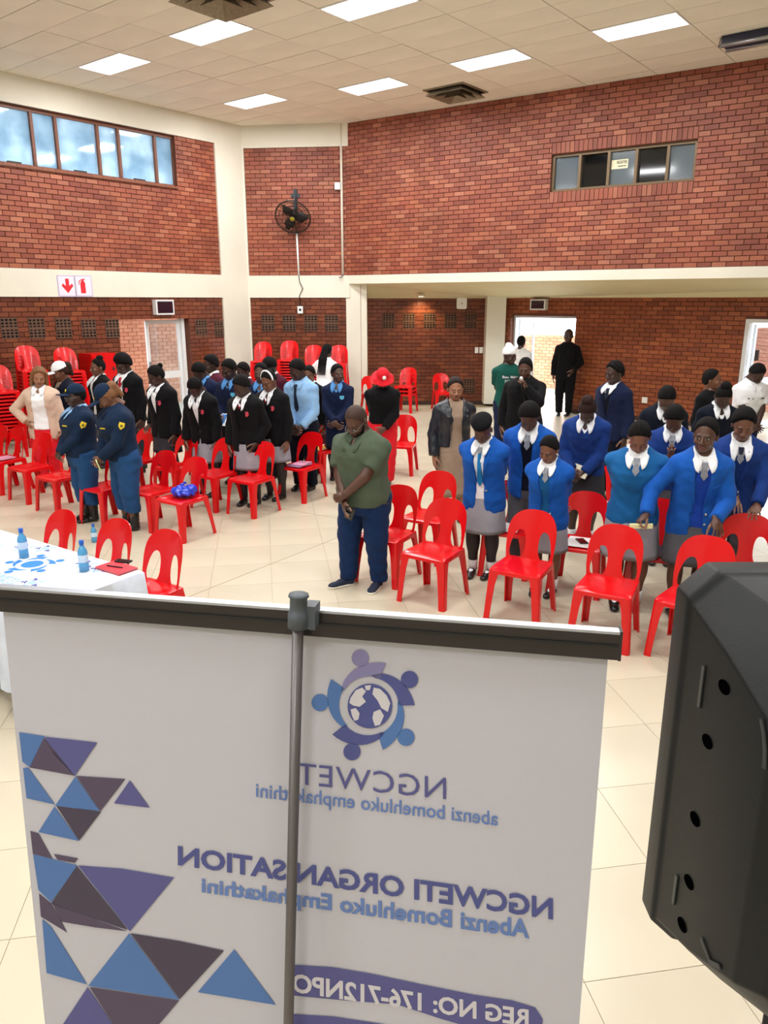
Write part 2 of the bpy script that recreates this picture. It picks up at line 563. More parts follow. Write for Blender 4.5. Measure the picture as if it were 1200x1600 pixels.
def air_brick(parent, M, s, z, w=.3, h=.34):
    mb = MB()
    n, m_ = 4, 6
    for i in range(n + 1):
        x = s - w / 2 + w * i / n
        mb.box((max(x - .012, s - w / 2), .004, z - h / 2), (min(x + .012, s + w / 2), .02, z + h / 2), M)
    for j in range(m_ + 1):
        y = z - h / 2 + h * j / m_
        t_ = .022 if j == m_ // 2 else .01
        mb.box((s - w / 2, .0045, y - t_), (s + w / 2, .0195, y + t_), M)
    o = mb.build('air_brick', M_AIRBRICK, parent)
    MB().box((s - w / 2, 0, z - h / 2), (s + w / 2, .0035, z + h / 2), M).build('opening', M_HOLE, o)
    return o
ab_l = [wall_sz(x, 513, L0, dL, nL) for x in (14, 57, 99, 138, 175, 314, 343)]
holes_ab = [(s - .15, s + .15, z - .17, z + .17) for s, z in ab_l]
for s, z in ab_l: air_brick(wall_l, ML, s, z)
up = panel(ML, s_col, LEFT_LEN, ZB1, ZTOP, [win_l])
low = panel(ML, s_col, LEFT_LEN, 0.0, ZB0, [door_l] + holes_ab)
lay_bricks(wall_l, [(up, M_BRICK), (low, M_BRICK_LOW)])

# high window band on the left
M_FRAME_BR = mat('brown_window_frame', srgb(120, 72, 48), 0.5)
def mat_frost():
    m = bpy.data.materials.new('frosted_glass'); m.use_nodes = True
    nt = m.node_tree
    for n in list(nt.nodes): nt.nodes.remove(n)
    o = nt.nodes.new('ShaderNodeOutputMaterial')
    t = nt.nodes.new('ShaderNodeBsdfTranslucent'); t.inputs[0].default_value = (0.36, 0.44, 0.50, 1)
    g = nt.nodes.new('ShaderNodeBsdfGlossy'); g.inputs['Roughness'].default_value = .06; g.inputs[0].default_value = (.9, .95, 1, 1)
    fr_ = nt.nodes.new('ShaderNodeFresnel'); fr_.inputs[0].default_value = 1.6
    gn = nt.nodes.new('ShaderNodeNewGeometry')
    ns = nt.nodes.new('ShaderNodeTexNoise'); ns.inputs['Scale'].default_value = 2.2; ns.inputs['Detail'].default_value = 8
    nt.links.new(gn.outputs['Position'], ns.inputs['Vector'])
    cr = nt.nodes.new('ShaderNodeValToRGB')
    cr.color_ramp.elements[0].position = .35; cr.color_ramp.elements[0].color = (0.42, .53, .60, 1)
    cr.color_ramp.elements[1].position = .7; cr.color_ramp.elements[1].color = (0.72, .80, .84, 1)
    nt.links.new(ns.outputs['Fac'], cr.inputs[0]); nt.links.new(cr.outputs[0], t.inputs[0])
    mx = nt.nodes.new('ShaderNodeMixShader')
    nt.links.new(fr_.outputs[0], mx.inputs[0]); nt.links.new(t.outputs[0], mx.inputs[1]); nt.links.new(g.outputs[0], mx.inputs[2])
    nt.links.new(mx.outputs[0], o.inputs[0])
    return m
M_FROST = mat_frost()
w1 = empty('window_1', (0, 0, 0), 0, 'high band of frosted windows in the left wall', None, None, 'structure')
w1.matrix_local = ML
edges_px = [274, 246, 190, 158, 94, 57, -10]
edges = [wall_sz(x, 240, L0, dL, nL)[0] for x in edges_px]
bigw = edges[-1] - edges[-2]
while edges[-1] < win_l[1] - 1.2:
    edges.append(edges[-1] + (.38 if len(edges) % 2 == 0 else .75))
edges[-1] = win_l[1]
fm = MB()
fm.box((win_l[0], -.16, zw1 - .05), (win_l[1], -.06, zw1)); fm.box((win_l[0], -.16, zw0), (win_l[1], -.06, zw0 + .05))
for e in edges:
    fm.box((e - .025, -.17, zw0 + .05), (e + .025, -.05, zw1 - .05))
fm.build('window_frame', M_FRAME_BR, w1)
MB().box((win_l[0], -.1, zw0 - .03), (win_l[1], .05, zw0)).build('window_sill', M_FRAME_BR, w1)
for k, (a, b) in enumerate(zip(edges[:-1], edges[1:])):
    p = MB().box((a + .026, -.006, zw0 + .051), (b - .026, .0, zw1 - .051))
    o = p.build('pane', M_FROST, w1)
    o.location = (0, -.11, 0)
    if b - a > .55:
        MB().box((a + .5 * (b - a) - .12, -.10, zw0 + .052), (a + .5 * (b - a) + .12, -.06, zw0 + .075)).build('window_latch', M_DARK, w1)

# ---- diagonal wall (back corner)
MD = frame(L0, dD, nD)
DLEN = (R0 - L0).length
wd = MB(); slab(wd, MD, -.2, DLEN + .3, 0, ZC + .05, [], -.28, -.002)
wall_d = wd.build('wall_back', M_MORTAR); tag(wall_d, 'narrow brick wall across the far corner', None, kind='structure')
fr = MB()
slab(fr, MD, .06, DLEN + .05, ZB0, ZB1, [], -.001, .05); slab(fr, MD, .06, DLEN + .05, ZTOP, ZC, [], -.001, .05)
slab(fr, MD, -.02, .06, 0, ZC, [], -.001, .05)
fr.build('beam_frame', M_CREAM, wall_d)
ab_d = [wall_sz(x, 505, L0, dD, nD) for x in (419, 452, 486, 518)]
for s, z in ab_d: air_brick(wall_d, MD, s, z)
up = panel(MD, .06, DLEN, ZB1, ZTOP, [])
low = panel(MD, .06, DLEN, 0, ZB0, [(s - .15, s + .15, z - .17, z + .17) for s, z in ab_d])
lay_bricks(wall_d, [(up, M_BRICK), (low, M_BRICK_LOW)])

# ---- wall right: upper brick wall over a cream fascia, sloping soffit, set-back lower walls
MR = frame(R0, dR, nR); MA = frame(Q0, dA, nA); MBm = frame(Q1, dB, nB)
RL = (RE - R0).length
wc = [wall_sz(*p, R0, dR, nR) for p in ((862, 243), (1090, 216), (1085, 281), (860, 301))]
win_r = ((wc[0][0] + wc[3][0]) / 2, (wc[1][0] + wc[2][0]) / 2, (wc[2][1] + wc[3][1]) / 2, (wc[0][1] + wc[1][1]) / 2)
print('right window', wc, win_r)
ZF = 2.82
wr = MB(); slab(wr, MR, 0, RIGHT_LEN, ZB1, ZC + .05, [win_r], -.28, -.002)
wall_r = wr.build('wall_right', M_MORTAR); tag(wall_r, 'tall red brick wall on the right above a cream soffit', None, kind='structure')
fa = MB(); slab(fa, MR, -.02, RIGHT_LEN, ZF, ZB1, [], -.3, .03)
fa.build('fascia', M_CREAM, wall_r)
sf = MB()
A0_, A1_ = MR @ Vector((-.02, .02, ZF)), MR @ Vector((RIGHT_LEN, .02, ZF))
zq = ZB0 - .02
def zpt(p, z): return Vector((p.x, p.y, z))
sf.add([A0_, A1_, zpt(QE, zq), zpt(Q1, zq), zpt(Q0, zq)], [(0, 4, 3), (0, 3, 1), (1, 3, 2)])
sf.add([zpt(A0_, ZB1), zpt(A1_, ZB1), zpt(QE, ZB1), zpt(Q1, ZB1), zpt(Q0, ZB1)], [(0, 3, 4), (0, 1, 3), (1, 2, 3)])
sf.build('soffit', M_CREAM2, wall_r)
soldier_r = [(win_r[0], win_r[1], win_r[3], win_r[3] + .2), (win_r[0], win_r[1], win_r[2] - .2, win_r[2])]
up = panel(MR, .0, RIGHT_LEN, ZB1, ZC, [win_r], soldier_r)
door_m0 = wall_sz(797, 560, Q1, dB, nB)[0]; door_m1 = wall_sz(896, 560, Q1, dB, nB)[0]
door_m = (door_m0, door_m1, 0.0, 2.12)
door_r0 = wall_sz(1163, 520, Q1, dB, nB)[0]
door_r = (door_r0, door_r0 + 1.9, 0.0, 2.12)
print('doors', door_m, door_r)
ALEN = (Q1 - Q0).length
ab_a = [wall_sz(x, 502, Q0, dA, nA) for x in (607, 639, 671, 704, 735)] + [wall_sz(733, 603, Q0, dA, nA)]
lo_ = MB()
slab(lo_, MA, -.2, ALEN, 0, ZB1, [], -.28, -.002)
slab(lo_, MBm, 0, 14, 0, ZB1, [door_m, door_r], -.28, -.002)
lo_.build('lower_wall', M_MORTAR, wall_r)
for s, z in ab_a: air_brick(wall_r, MA, s, z, .27, .33)
low_a = panel(MA, 0, ALEN, 0.08, ZB0, [(s - .135, s + .135, z - .165, z + .165) for s, z in ab_a])
low_b = panel(MBm, 0, 14, 0.08, ZB0, [door_m, door_r])
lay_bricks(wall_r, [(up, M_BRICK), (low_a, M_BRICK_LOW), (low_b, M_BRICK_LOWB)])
co = MB()
M_c = frame(R0, Vector((1, 0, 0)), Vector((0, -1, 0)))
c0 = at_dist(543, 560, 18.1).x; c1 = at_dist(574, 560, 18.1).x
co.box((c0, 17.75, 0), (c1, 18.6, ZF + .1))
co.build('column', M_CREAM, wall_r)
c0 = at_dist(757, 560, 18.35).x; c1 = at_dist(786, 560, 18.35).x
co = MB(); co.box((c0, 18.2, .06), (c1, 18.75, ZB0 + .05)); co.build('column', M_CREAM, wall_r)
b1 = MB()
b1.box((.3, 0, 0), (ALEN, .03, .09), MA)
b1.box((0, 0, 0), (door_m[0], .03, .09), MBm); b1.box((door_m[1], 0, 0), (door_r[0], .03, .09), MBm); b1.box((door_r[1], 0, 0), (14, .03, .09), MBm)
tag(b1.build('baseboard_right', M_SKIRT), 'dark skirting along the right walls', None, kind='structure')

# window in the right upper wall: five panes in a brown frame
M_FRAME2 = mat('bronze_frame', srgb(112, 92, 66), 0.4, metal=0.3)
M_GLASS_D = mat('dark_glass', srgb(12, 16, 18), 0.05, spec=0.6)
M_GLASS_G = mat('grey_glass', srgb(96, 108, 116), 0.08, spec=0.8)
w2 = empty('window_2', (0, 0, 0), 0, 'five pane window high in the right brick wall', None, None, 'structure'); w2.matrix_local = MR
a, b, c, d = win_r
fm = MB()
fm.box((a, -.16, c), (b, -.06, c + .045)); fm.box((a, -.16, d - .045), (b, -.06, d))
ed = [a + .02] + [wall_sz(x, 262, R0, dR, nR)[0] for x in (904, 949, 992, 1041)] + [b - .02]
for e in ed: fm.box((e - .025, -.17, c + .045), (e + .025, -.05, d - .045))
fm.build('window_frame', M_FRAME2, w2)
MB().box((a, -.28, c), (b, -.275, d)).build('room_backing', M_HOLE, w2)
for k in range(5):
    MB().box((ed[k] + .026, -.12 if k % 2 == 0 else -.15, c + .046), (ed[k + 1] - .026, -.114 if k % 2 == 0 else -.144, d - .046)).build('pane', M_GLASS_G if k in (0, 2, 4) else M_GLASS_D, w2)

# ---- remaining shell behind the viewer (not in the photograph)
bk = MB(); bk.box((LE.x - .3, -6.0, 0), (RE.x + .3, -5.8, ZC)); bk.box((LE.x - .3, -5.8, 0), (LE.x - .1, LE.y, ZC)); bk.box((RE.x + .1, -5.8, 0), (RE.x + .3, RE.y, ZC)); bk.box((RE.x - .4, QE.y - .3, 0), (QE.x + .3, QE.y - .1, ZB1)); tag(bk.build('wall_stage', M_CREAM), 'cream wall behind the viewer', None, kind='structure')
# ------------------------------------------------------------------ distance fields and surface nets (for people, hair, clothes, shoes)
def smin(a, b, k):
    h = np.clip(.5 + .5 * (b - a) / k, 0, 1)
    return b + (a - b) * h - k * h * (1 - h)
def smax(a, b, k): return -smin(-a, -b, k)
def cone(p, a, b, r1, r2):
    a = np.asarray(a, np.float32); b = np.asarray(b, np.float32)
    ba = b - a
    pa = p - a
    t = np.clip(pa @ ba / max(float(ba @ ba), 1e-9), 0, 1)
    d = pa - t[:, None] * ba
    return np.sqrt((d * d).sum(1)) - (r1 + (r2 - r1) * t)
def ell(p, c, r):
    r = np.asarray(r, np.float32)
    q = (p - np.asarray(c, np.float32)) / r
    k0 = np.sqrt((q * q).sum(1)); k1 = np.sqrt(((q / r) ** 2).sum(1)) + 1e-9
    return k0 * (k0 - 1) / k1
def nets(fn, lo, hi, h):
    """naive surface nets -> verts (n,3), quads (m,4)"""
    lo = np.asarray(lo, np.float32); hi = np.asarray(hi, np.float32)
    n = np.maximum(np.ceil((hi - lo) / h).astype(int) + 1, 4)
    ax = [lo[i] + h * np.arange(n[i], dtype=np.float32) for i in range(3)]
    P = np.stack(np.meshgrid(*ax, indexing='ij'), -1).reshape(-1, 3)
    V = fn(P).reshape(n).astype(np.float32)
    V[0] = V[-1] = 1; V[:, 0] = V[:, -1] = 1; V[:, :, 0] = V[:, :, -1] = 1
    S = V < 0
    c = n - 1
    def cor(A, i, j, k): return A[i:i + c[0], j:j + c[1], k:k + c[2]]
    corners = [(i, j, k) for i in (0, 1) for j in (0, 1) for k in (0, 1)]
    cnt = sum(cor(S, *q).astype(np.int8) for q in corners)
    act = (cnt > 0) & (cnt < 8)
    I = np.argwhere(act)
    idx = -np.ones(c, np.int64)
    idx[act] = np.arange(len(I))
    acc = np.zeros((len(I), 3), np.float32); num = np.zeros(len(I), np.float32)
    for a in range(3):
        for q in corners:
            if q[a]: continue
            q2 = list(q); q2[a] = 1
            i0 = I + np.array(q); i1 = I + np.array(q2)
            v0 = V[i0[:, 0], i0[:, 1], i0[:, 2]]; v1 = V[i1[:, 0], i1[:, 1], i1[:, 2]]
            m = (v0 < 0) != (v1 < 0)
            t = np.where(m, v0 / np.where(m, v0 - v1, 1), 0)
            pos = np.tile(np.array(q, np.float32), (len(I), 1)); pos[:, a] = t
            acc += pos * m[:, None]; num += m
    verts = lo + h * (I + acc / num[:, None])
    quads = []
    for a in range(3):
        b, d = (a + 1) % 3, (a + 2) % 3
        sl0 = [slice(1, -1)] * 3; sl1 = [slice(1, -1)] * 3
        sl0[a] = slice(0, -1); sl1[a] = slice(1, None)
        A0, A1 = S[tuple(sl0)], S[tuple(sl1)]
        E = np.argwhere(A0 != A1)
        if len(E) == 0: continue
        off = np.ones(3, int); off[a] = 0
        G = E + off
        flip = A0[E[:, 0], E[:, 1], E[:, 2]]
        def cid(db, dd):
            X = G.copy(); X[:, b] -= db; X[:, d] -= dd
            return idx[X[:, 0], X[:, 1], X[:, 2]]
        q = np.stack([cid(1, 1), cid(0, 1), cid(0, 0), cid(1, 0)], 1)
        q[~flip] = q[~flip][:, ::-1]
        quads.append(q)
    Q = np.concatenate(quads) if quads else np.zeros((0, 4), int)
    Q = Q[(Q >= 0).all(1)]
    return verts, Q
def np_mesh(name, v, q):
    me = bpy.data.meshes.new(name)
    me.vertices.add(len(v)); me.vertices.foreach_set('co', np.ascontiguousarray(v, np.float32).ravel())
    k = q.shape[1]
    me.loops.add(q.size); me.loops.foreach_set('vertex_index', np.ascontiguousarray(q, np.int32).ravel())
    me.polygons.add(len(q))
    me.polygons.foreach_set('loop_start', np.arange(0, q.size, k, dtype=np.int32))
    try: me.polygons.foreach_set('loop_total', np.full(len(q), k, dtype=np.int32))
    except Exception: pass
    me.polygons.foreach_set('use_smooth', np.ones(len(q), dtype=bool))
    me.update(calc_edges=True)
    return me

# ---- triangulated plates from outlines (chair backs, badges, lapels, print)
def plate(outer, holes, step, fmap, thick=0.0, nrm=None):
    """2D outline with holes -> verts, faces; fmap(x, y) -> Vector; thick along nrm(x, y)"""
    pts = [Vector((x, y)) for x, y in outer]; cons = [list(range(len(outer)))]
    for h in holes:
        k = len(pts); pts += [Vector((x, y)) for x, y in h]; cons.append(list(range(k, k + len(h))))
    def inside(poly, x, y):
        c = False; j = len(poly) - 1
        for i in range(len(poly)):
            xi, yi = poly[i]; xj, yj = poly[j]
            if (yi > y) != (yj > y) and x < (xj - xi) * (y - yi) / (yj - yi) + xi: c = not c
            j = i
        return c
    if step:
        xs = [p[0] for p in outer]; ys = [p[1] for p in outer]
        x = min(xs) + step * .5
        while x < max(xs):
            y = min(ys) + step * .5
            while y < max(ys):
                if inside(outer, x, y) and not any(inside(h, x, y) for h in holes):
                    pts.append(Vector((x, y)))
                y += step
            x += step
    edges = []
    for cc in cons:
        edges += [(cc[i], cc[(i + 1) % len(cc)]) for i in range(len(cc))]
    V, E, F, *_ = delaunay_2d_cdt(pts, edges, [], 0, 1e-6)
    tri = []
    for f in F:
        cx = sum(V[i].x for i in f) / len(f); cy = sum(V[i].y for i in f) / len(f)
        if inside(outer, cx, cy) and not any(inside(h, cx, cy) for h in holes):
            tri.append(tuple(f))
    top = [Vector(fmap(v.x, v.y)) for v in V]
    if not thick:
        return top, tri
    nr = [Vector(nrm(v.x, v.y)) if callable(nrm) else Vector(nrm) for v in V]
    bot = [t - n * thick for t, n in zip(top, nr)]
    n = len(top)
    faces = list(tri) + [tuple(i + n for i in reversed(f)) for f in tri]
    cnt = {}
    for f in tri:
        for i in range(len(f)):
            cnt[(f[i], f[(i + 1) % len(f)])] = 1
    for (a, b) in cnt:
        if (b, a) not in cnt:
            faces.append((b, a, a + n, b + n))
    return top + bot, faces

# ------------------------------------------------------------------ heads, hands, hair, hats, shoes as templates
def head_fn(p):
    d = ell(p, (0, .012, .118), (.075, .094, .094))
    d = smin(d, ell(p, (0, -.028, .06), (.060, .068, .084)), .03)
    d = smin(d, ell(p, (0, -.056, .008), (.036, .036, .028)), .03)
    for s in (-1, 1):
        d = smin(d, ell(p, (s * .040, -.066, .056), (.024, .026, .022)), .02)      # cheeks
        d = smin(d, ell(p, (s * .079, .012, .078), (.009, .020, .032)), .006)       # ears
    d = smin(d, cone(p, (-.034, -.082, .103), (.034, -.082, .103), .010, .010), .014)
    for s in (-1, 1):
        d = smax(d, -ell(p, (s * .031, -.104, .086), (.020, .016, .012)), .008)
        d = smin(d, ell(p, (s * .030, -.080, .084), (.016, .0145, .0125)), .004)
    d = smin(d, cone(p, (0, -.092, .092), (0, -.114, .060), .008, .012), .010)
    for s in (-1, 1):
        d = smin(d, ell(p, (s * .013, -.105, .054), (.011, .012, .009)), .006)
    d = smin(d, ell(p, (0, -.097, .031), (.025, .012, .0065)), .005)
    d = smin(d, ell(p, (0, -.095, .0195), (.022, .012, .0075)), .004)
    d = smin(d, cone(p, (0, .014, .05), (0, .032, -.075), .052, .054), .03)
    return d
HV, HQ = nets(head_fn, (-.1, -.14, -.085), (.1, .125, .23), .0052)
def head_tint(openeye):
    t = np.zeros((len(HV), 4), np.float32)
    x, y, z = np.abs(HV[:, 0]), HV[:, 1], HV[:, 2]
    front = y < -.06
    lip = front & (x < .026 * np.sqrt(np.clip(1 - ((z - .025) / .013) ** 2, 0, 1))) & (np.abs(z - .025) < .013)
    t[lip] = (.20, .055, .05, .55)
    t[lip & (np.abs(z - .0255) < .0026)] = (.03, .012, .01, .9)
    brow = front & (np.abs(z - (.106 - .25 * (x - .03) ** 2 * 20)) < .0045) & (x > .012) & (x < .05)
    t[brow] = (.012, .008, .007, .85)
    ex, ez = x - .031, z - .084
    if openeye:
        eye = front & ((ex / .0145) ** 2 + (ez / .0058) ** 2 < 1)
        t[eye] = (.34, .31, .28, .9)
        t[front & ((ex / .0075) ** 2 + (ez / .0062) ** 2 < 1)] = (.012, .008, .006, 1)
        t[front & (np.abs(ez - .008) < .0028) & (np.abs(ex) < .016)] = (.012, .008, .007, .9)
    else:
        t[front & (np.abs(ez + .006) < .003) & (np.abs(ex) < .017)] = (.012, .008, .007, .9)
    return t
HT_OPEN, HT_CLOSED = head_tint(True), head_tint(False)

def hand_template(curl, spread=.1, thumb=.6):
    segs = []
    base = [(-.030, .074, .055, .0078), (-.011, .084, .068, .0085), (.010, .087, .073, .0088), (.030, .082, .066, .0085)]
    for k, (x, z, L, r) in enumerate(base):
        a = 0.0
        p = np.array((x, 0, z), float)
        sx = (x / .03) * spread
        for i, (fr_, c) in enumerate(((.45, .7), (.31, 1.0), (.24, .8))):
            a += curl * c
            d = np.array((sx * math.cos(a), -math.sin(a), math.cos(a)))
            q = p + d / np.linalg.norm(d) * L * fr_
            segs.append((p, q, r * (1 - .10 * i), r * (1 - .10 * (i + 1))))
            p = q
    p = np.array((.026, -.008, .022)); a = thumb
    for L, r, da in ((.040, .0125, 0), (.032, .010, -.25), (.024, .009, -.15)):
        a += da
        d = np.array((math.sin(a) * .9, -.45 - curl * .3, math.cos(a))); d /= np.linalg.norm(d)
        q = p + d * L
        segs.append((p, q, r, r * .88)); p = q
    def fn(P):
        d = ell(P, (0, 0, .046), (.043, .0155, .052))
        d = smin(d, cone(P, (0, 0, -.03), (0, 0, .03), .024, .022), .02)
        for (a_, b_, r1, r2) in segs:
            d = smin(d, cone(P, a_, b_, r1, r2), .005)
        return d
    v, q = nets(fn, (-.07, -.12, -.04), (.10, .05, .19), .0042)
    t = np.zeros((len(v), 4), np.float32)
    palm = (v[:, 1] < -.006) & (v[:, 2] > 0)
    t[palm] = (.36, .19, .13, .55)
    tip = np.zeros(len(v), bool)
    for k in (2, 5, 8, 11, 14):
        a_, b_, r1, r2 = segs[k]
        ctr = b_ + np.array((0, r2 * .9, 0))
        tip |= ((v - ctr) ** 2).sum(1) < (.0075) ** 2
    t[tip] = (.50, .32, .26, .6)
    return v, q, t
HAND = {'relax': hand_template(.32), 'grip': hand_template(1.05, .05, .35), 'flat': hand_template(.12, .35, .75), 'drape': hand_template(.42, .3, .7)}

def hairline(p, z0=.10, k=.55):
    return (z0 - k * p[:, 1]) - p[:, 2]
def hair_tmpl(kind):
    def cap(p, inf, z0=.080, k=1.08, r=.01):
        hl = hairline(p, z0, k) + .021 * np.cos(np.clip(p[:, 0] / .075, -1, 1) * math.pi * .5) * (p[:, 1] < 0) + .003 * np.sin(p[:, 0] * 190) * np.sin(p[:, 1] * 160)
        t = np.clip(-hl / .035, .08, 1); t = t * t * (3 - 2 * t)
        d = smin(ell(p, (0, .012, .118), (.075, .094, .094)), ell(p, (0, .02, .09), (.072, .085, .08)), .02) - inf * t - .0012
        return smax(d, hl, min(r, .006))
    bump = lambda p, a, f: a * (np.sin(p[:, 0] * f) * np.sin(p[:, 1] * f * 1.1 + 1) * np.sin(p[:, 2] * f * .9 + 2))
    if kind == 'shaved': f = lambda p: cap(p, .0022, .082, 1.05, .006)
    elif kind == 'crop': f = lambda p: cap(p, .009) + bump(p, .0015, 300)
    elif kind == 'short_afro': f = lambda p: cap(p, .018, .084, 1.0, .012) + bump(p, .002, 260)
    elif kind == 'afro': f = lambda p: smin(cap(p, .026, .088, .95, .014), ell(p, (0, .01, .165), (.085, .095, .075)), .03) + bump(p, .003, 220)
    elif kind == 'cornrow': f = lambda p: cap(p, .008) + .0032 * np.sin(p[:, 0] * 330)
    elif kind == 'top_bun': f = lambda p: smin(cap(p, .007), ell(p, (0, .05, .226), (.036, .036, .030)), .012) + bump(p, .002, 240)
    elif kind == 'back_bun': f = lambda p: smin(cap(p, .007), ell(p, (0, .112, .165), (.034, .032, .032)), .012) + bump(p, .002, 240)
    elif kind == 'puff': f = lambda p: smin(cap(p, .006), ell(p, (0, .055, .215), (.055, .05, .038)), .015) + bump(p, .003, 220)
    elif kind == 'bob':
        def f(p):
            d = cap(p, .020, .088, .80, .012)
            for s in (-1, 1):
                d = smin(d, cone(p, (s * .080, .0, .12), (s * .092, -.012, -.02), .028, .024), .03)
                d = smin(d, cone(p, (s * .05, .07, .1), (s * .06, .06, -.035), .04, .03), .03)
            return d + .002 * np.sin(p[:, 0] * 260 + p[:, 2] * 40)
    elif kind == 'ponytail':
        def f(p):
            d = cap(p, .010)
            d = smin(d, ell(p, (0, .115, .13), (.05, .045, .045)), .02)
            d = smin(d, cone(p, (0, .125, .12), (.01, .115, .0), .045, .026), .02)
            return d + bump(p, .003, 180)
    elif kind == 'braids':
        def f(p):
            d = cap(p, .010)
            for k in range(6):
                x = (k - 2.5) * .017
                d = smin(d, cone(p, (x, .095, .12), (x * 1.6, .12, -.08), .016, .014), .01)
                d = smin(d, cone(p, (x * 1.6, .12, -.08), (x * 1.7, .095, -.36), .014, .009), .01)
            return d + .002 * np.sin(p[:, 2] * 300)
    return f
HAIRBOX = {'braids': ((-.12, -.12, -.39), (.12, .17, .24)), 'bob': ((-.15, -.12, -.09), (.15, .14, .25)), 'ponytail': ((-.12, -.12, -.05), (.12, .19, .25))}
def hat_tmpl(kind):
    if kind == 'beret':
        return lambda p: smin(smax(ell(p, (0, .012, .13), (.084, .102, .088)), .132 - .30 * p[:, 1] - p[:, 2], .008), ell(p, (0, .022, .178), (.097, .108, .046)), .012), ((-.12, -.12, .06), (.12, .15, .25))
    if kind == 'beanie':
        return lambda p: smin(smax(ell(p, (0, .014, .125), (.085, .104, .11)), .108 - .30 * p[:, 1] - p[:, 2], .008), ell(p, (0, .05, .225), (.045, .045, .03)), .03), ((-.12, -.13, .04), (.12, .14, .27))
    if kind == 'cap':
        def f(p):
            d = smax(ell(p, (0, .014, .125), (.084, .103, .099)), .124 - .12 * p[:, 1] - p[:, 2], .006)
            q = p - np.array((0, -.10, .132), np.float32)
            zz = q[:, 2] + .35 * (q[:, 1]) * -1 * -1 * .5 + 1.6 * q[:, 0] ** 2 * 1.4
            br = np.maximum(np.sqrt((q[:, 0] / .078) ** 2 + (q[:, 1] / .095) ** 2) - 1, 0) * .08
            br = np.maximum(br + np.where(np.sqrt((q[:, 0] / .078) ** 2 + (q[:, 1] / .095) ** 2) < 1, -.004, 0), np.abs(zz - .0) - .0045)
            br = np.maximum(br, q[:, 1] - .03)
            d = smin(d, br, .006)
            return smin(d, ell(p, (0, .012, .224), (.008, .008, .005)), .004)
        return f, ((-.12, -.23, .06), (.12, .14, .25))
    if kind == 'bucket':
        def f(p):
            d = smax(ell(p, (0, .014, .130), (.088, .106, .098)), .118 - p[:, 2], .008)
            r = np.sqrt((p[:, 0] / .9) ** 2 + (p[:, 1] - .012) ** 2)
            cone_z = .128 - (r - .09) * .62
            wob = .006 * np.sin(np.arctan2(p[:, 1], p[:, 0]) * 4)
            br = np.maximum(np.abs(p[:, 2] - cone_z - wob) - .005, np.maximum(r - .165, .085 - r))
            return smin(d, br, .012)
        return f, ((-.2, -.2, .05), (.2, .22, .25))
TM = {}
def tmpl(kind):
    if kind not in TM:
        if kind in ('beret', 'beanie', 'cap', 'bucket'):
            f, (lo, hi) = hat_tmpl(kind)
        else:
            f = hair_tmpl(kind); lo, hi = HAIRBOX.get(kind, ((-.12, -.13, .0), (.12, .17, .28)))
        TM[kind] = nets(f, lo, hi, .0055 if kind != 'cap' else .0045)
    return TM[kind]
def shoe_fn(p):
    d = cone(p, (0, .035, .03), (0, -.06, .033), .036, .038)
    d = smin(d, ell(p, (0, -.13, .022), (.042, .062, .030)), .04)
    d = smin(d, cone(p, (0, .03, .03), (0, .03, .075), .036, .036), .02)
    return smax(d, .004 - p[:, 2], .006)
SHOE = nets(shoe_fn, (-.06, -.21, -.005), (.06, .09, .09), .0075)
def sole_fn(p):
    q = p.copy(); q[:, 2] = .0
    d = smin(cone(q, (0, .035, 0), (0, -.06, 0), .039, .042), ell(q, (0, -.13, 0), (.045, .066, .03)), .04)
    return np.maximum(d, np.abs(p[:, 2] - .010) - .010)
SOLE = nets(sole_fn, (-.06, -.22, -.01), (.06, .1, .03), .006)
def boot_fn(p):
    d = shoe_fn(p)
    d = smin(d, cone(p, (0, .028, .05), (0, .032, .22), .047, .052), .03)
    return np.maximum(smax(d, .004 - p[:, 2], .006), p[:, 2] - .215) + .0015 * np.sin(p[:, 2] * 140)
BOOT = nets(boot_fn, (-.08, -.21, -.005), (.08, .11, .24), .008)
# ------------------------------------------------------------------ people
def mat_skin(name, col):
    if name in MATS: return MATS[name]
    m = bpy.data.materials.new(name); m.use_nodes = True
    nt = m.node_tree; b = nt.nodes['Principled BSDF']
    at = nt.nodes.new('ShaderNodeAttribute'); at.attribute_name = 'tint'
    mx = nt.nodes.new('ShaderNodeMix'); mx.data_type = 'RGBA'
    n = nt.nodes.new('ShaderNodeTexNoise'); n.inputs['Scale'].default_value = 22
    tc = nt.nodes.new('ShaderNodeTexCoord'); nt.links.new(tc.outputs['Object'], n.inputs['Vector'])
    r = nt.nodes.new('ShaderNodeMapRange'); r.inputs['To Min'].default_value = .85; r.inputs['To Max'].default_value = 1.15
    nt.links.new(n.outputs['Fac'], r.inputs['Value'])
    ml = nt.nodes.new('ShaderNodeMix'); ml.data_type = 'RGBA'; ml.blend_type = 'MULTIPLY'; ml.inputs['Factor'].default_value = 1
    ml.inputs['A'].default_value = (*col, 1); nt.links.new(r.outputs['Result'], ml.inputs['B'])
    nt.links.new(ml.outputs['Result'], mx.inputs['A']); nt.links.new(at.outputs['Color'], mx.inputs['B'])
    nt.links.new(at.outputs['Alpha'], mx.inputs['Factor'])
    nt.links.new(mx.outputs['Result'], b.inputs['Base Color'])
    b.inputs['Roughness'].default_value = .42
    b.inputs['Specular IOR Level'].default_value = .45
    MATS[name] = m
    return m
SKIN = {'deep': mat_skin('skin_deep', srgb(64, 42, 35)), 'dark': mat_skin('skin_dark', srgb(84, 55, 43)), 'mid': mat_skin('skin_mid', srgb(112, 74, 56)), 'tan': mat_skin('skin_tan', srgb(152, 104, 78))}
def cloth(name, c, rough=.85, bump=(90, .25)):
    return mat('cloth_' + name, srgb(*c), rough, bump=bump, noise=(9, .10), spec=.15, sheen=.03)
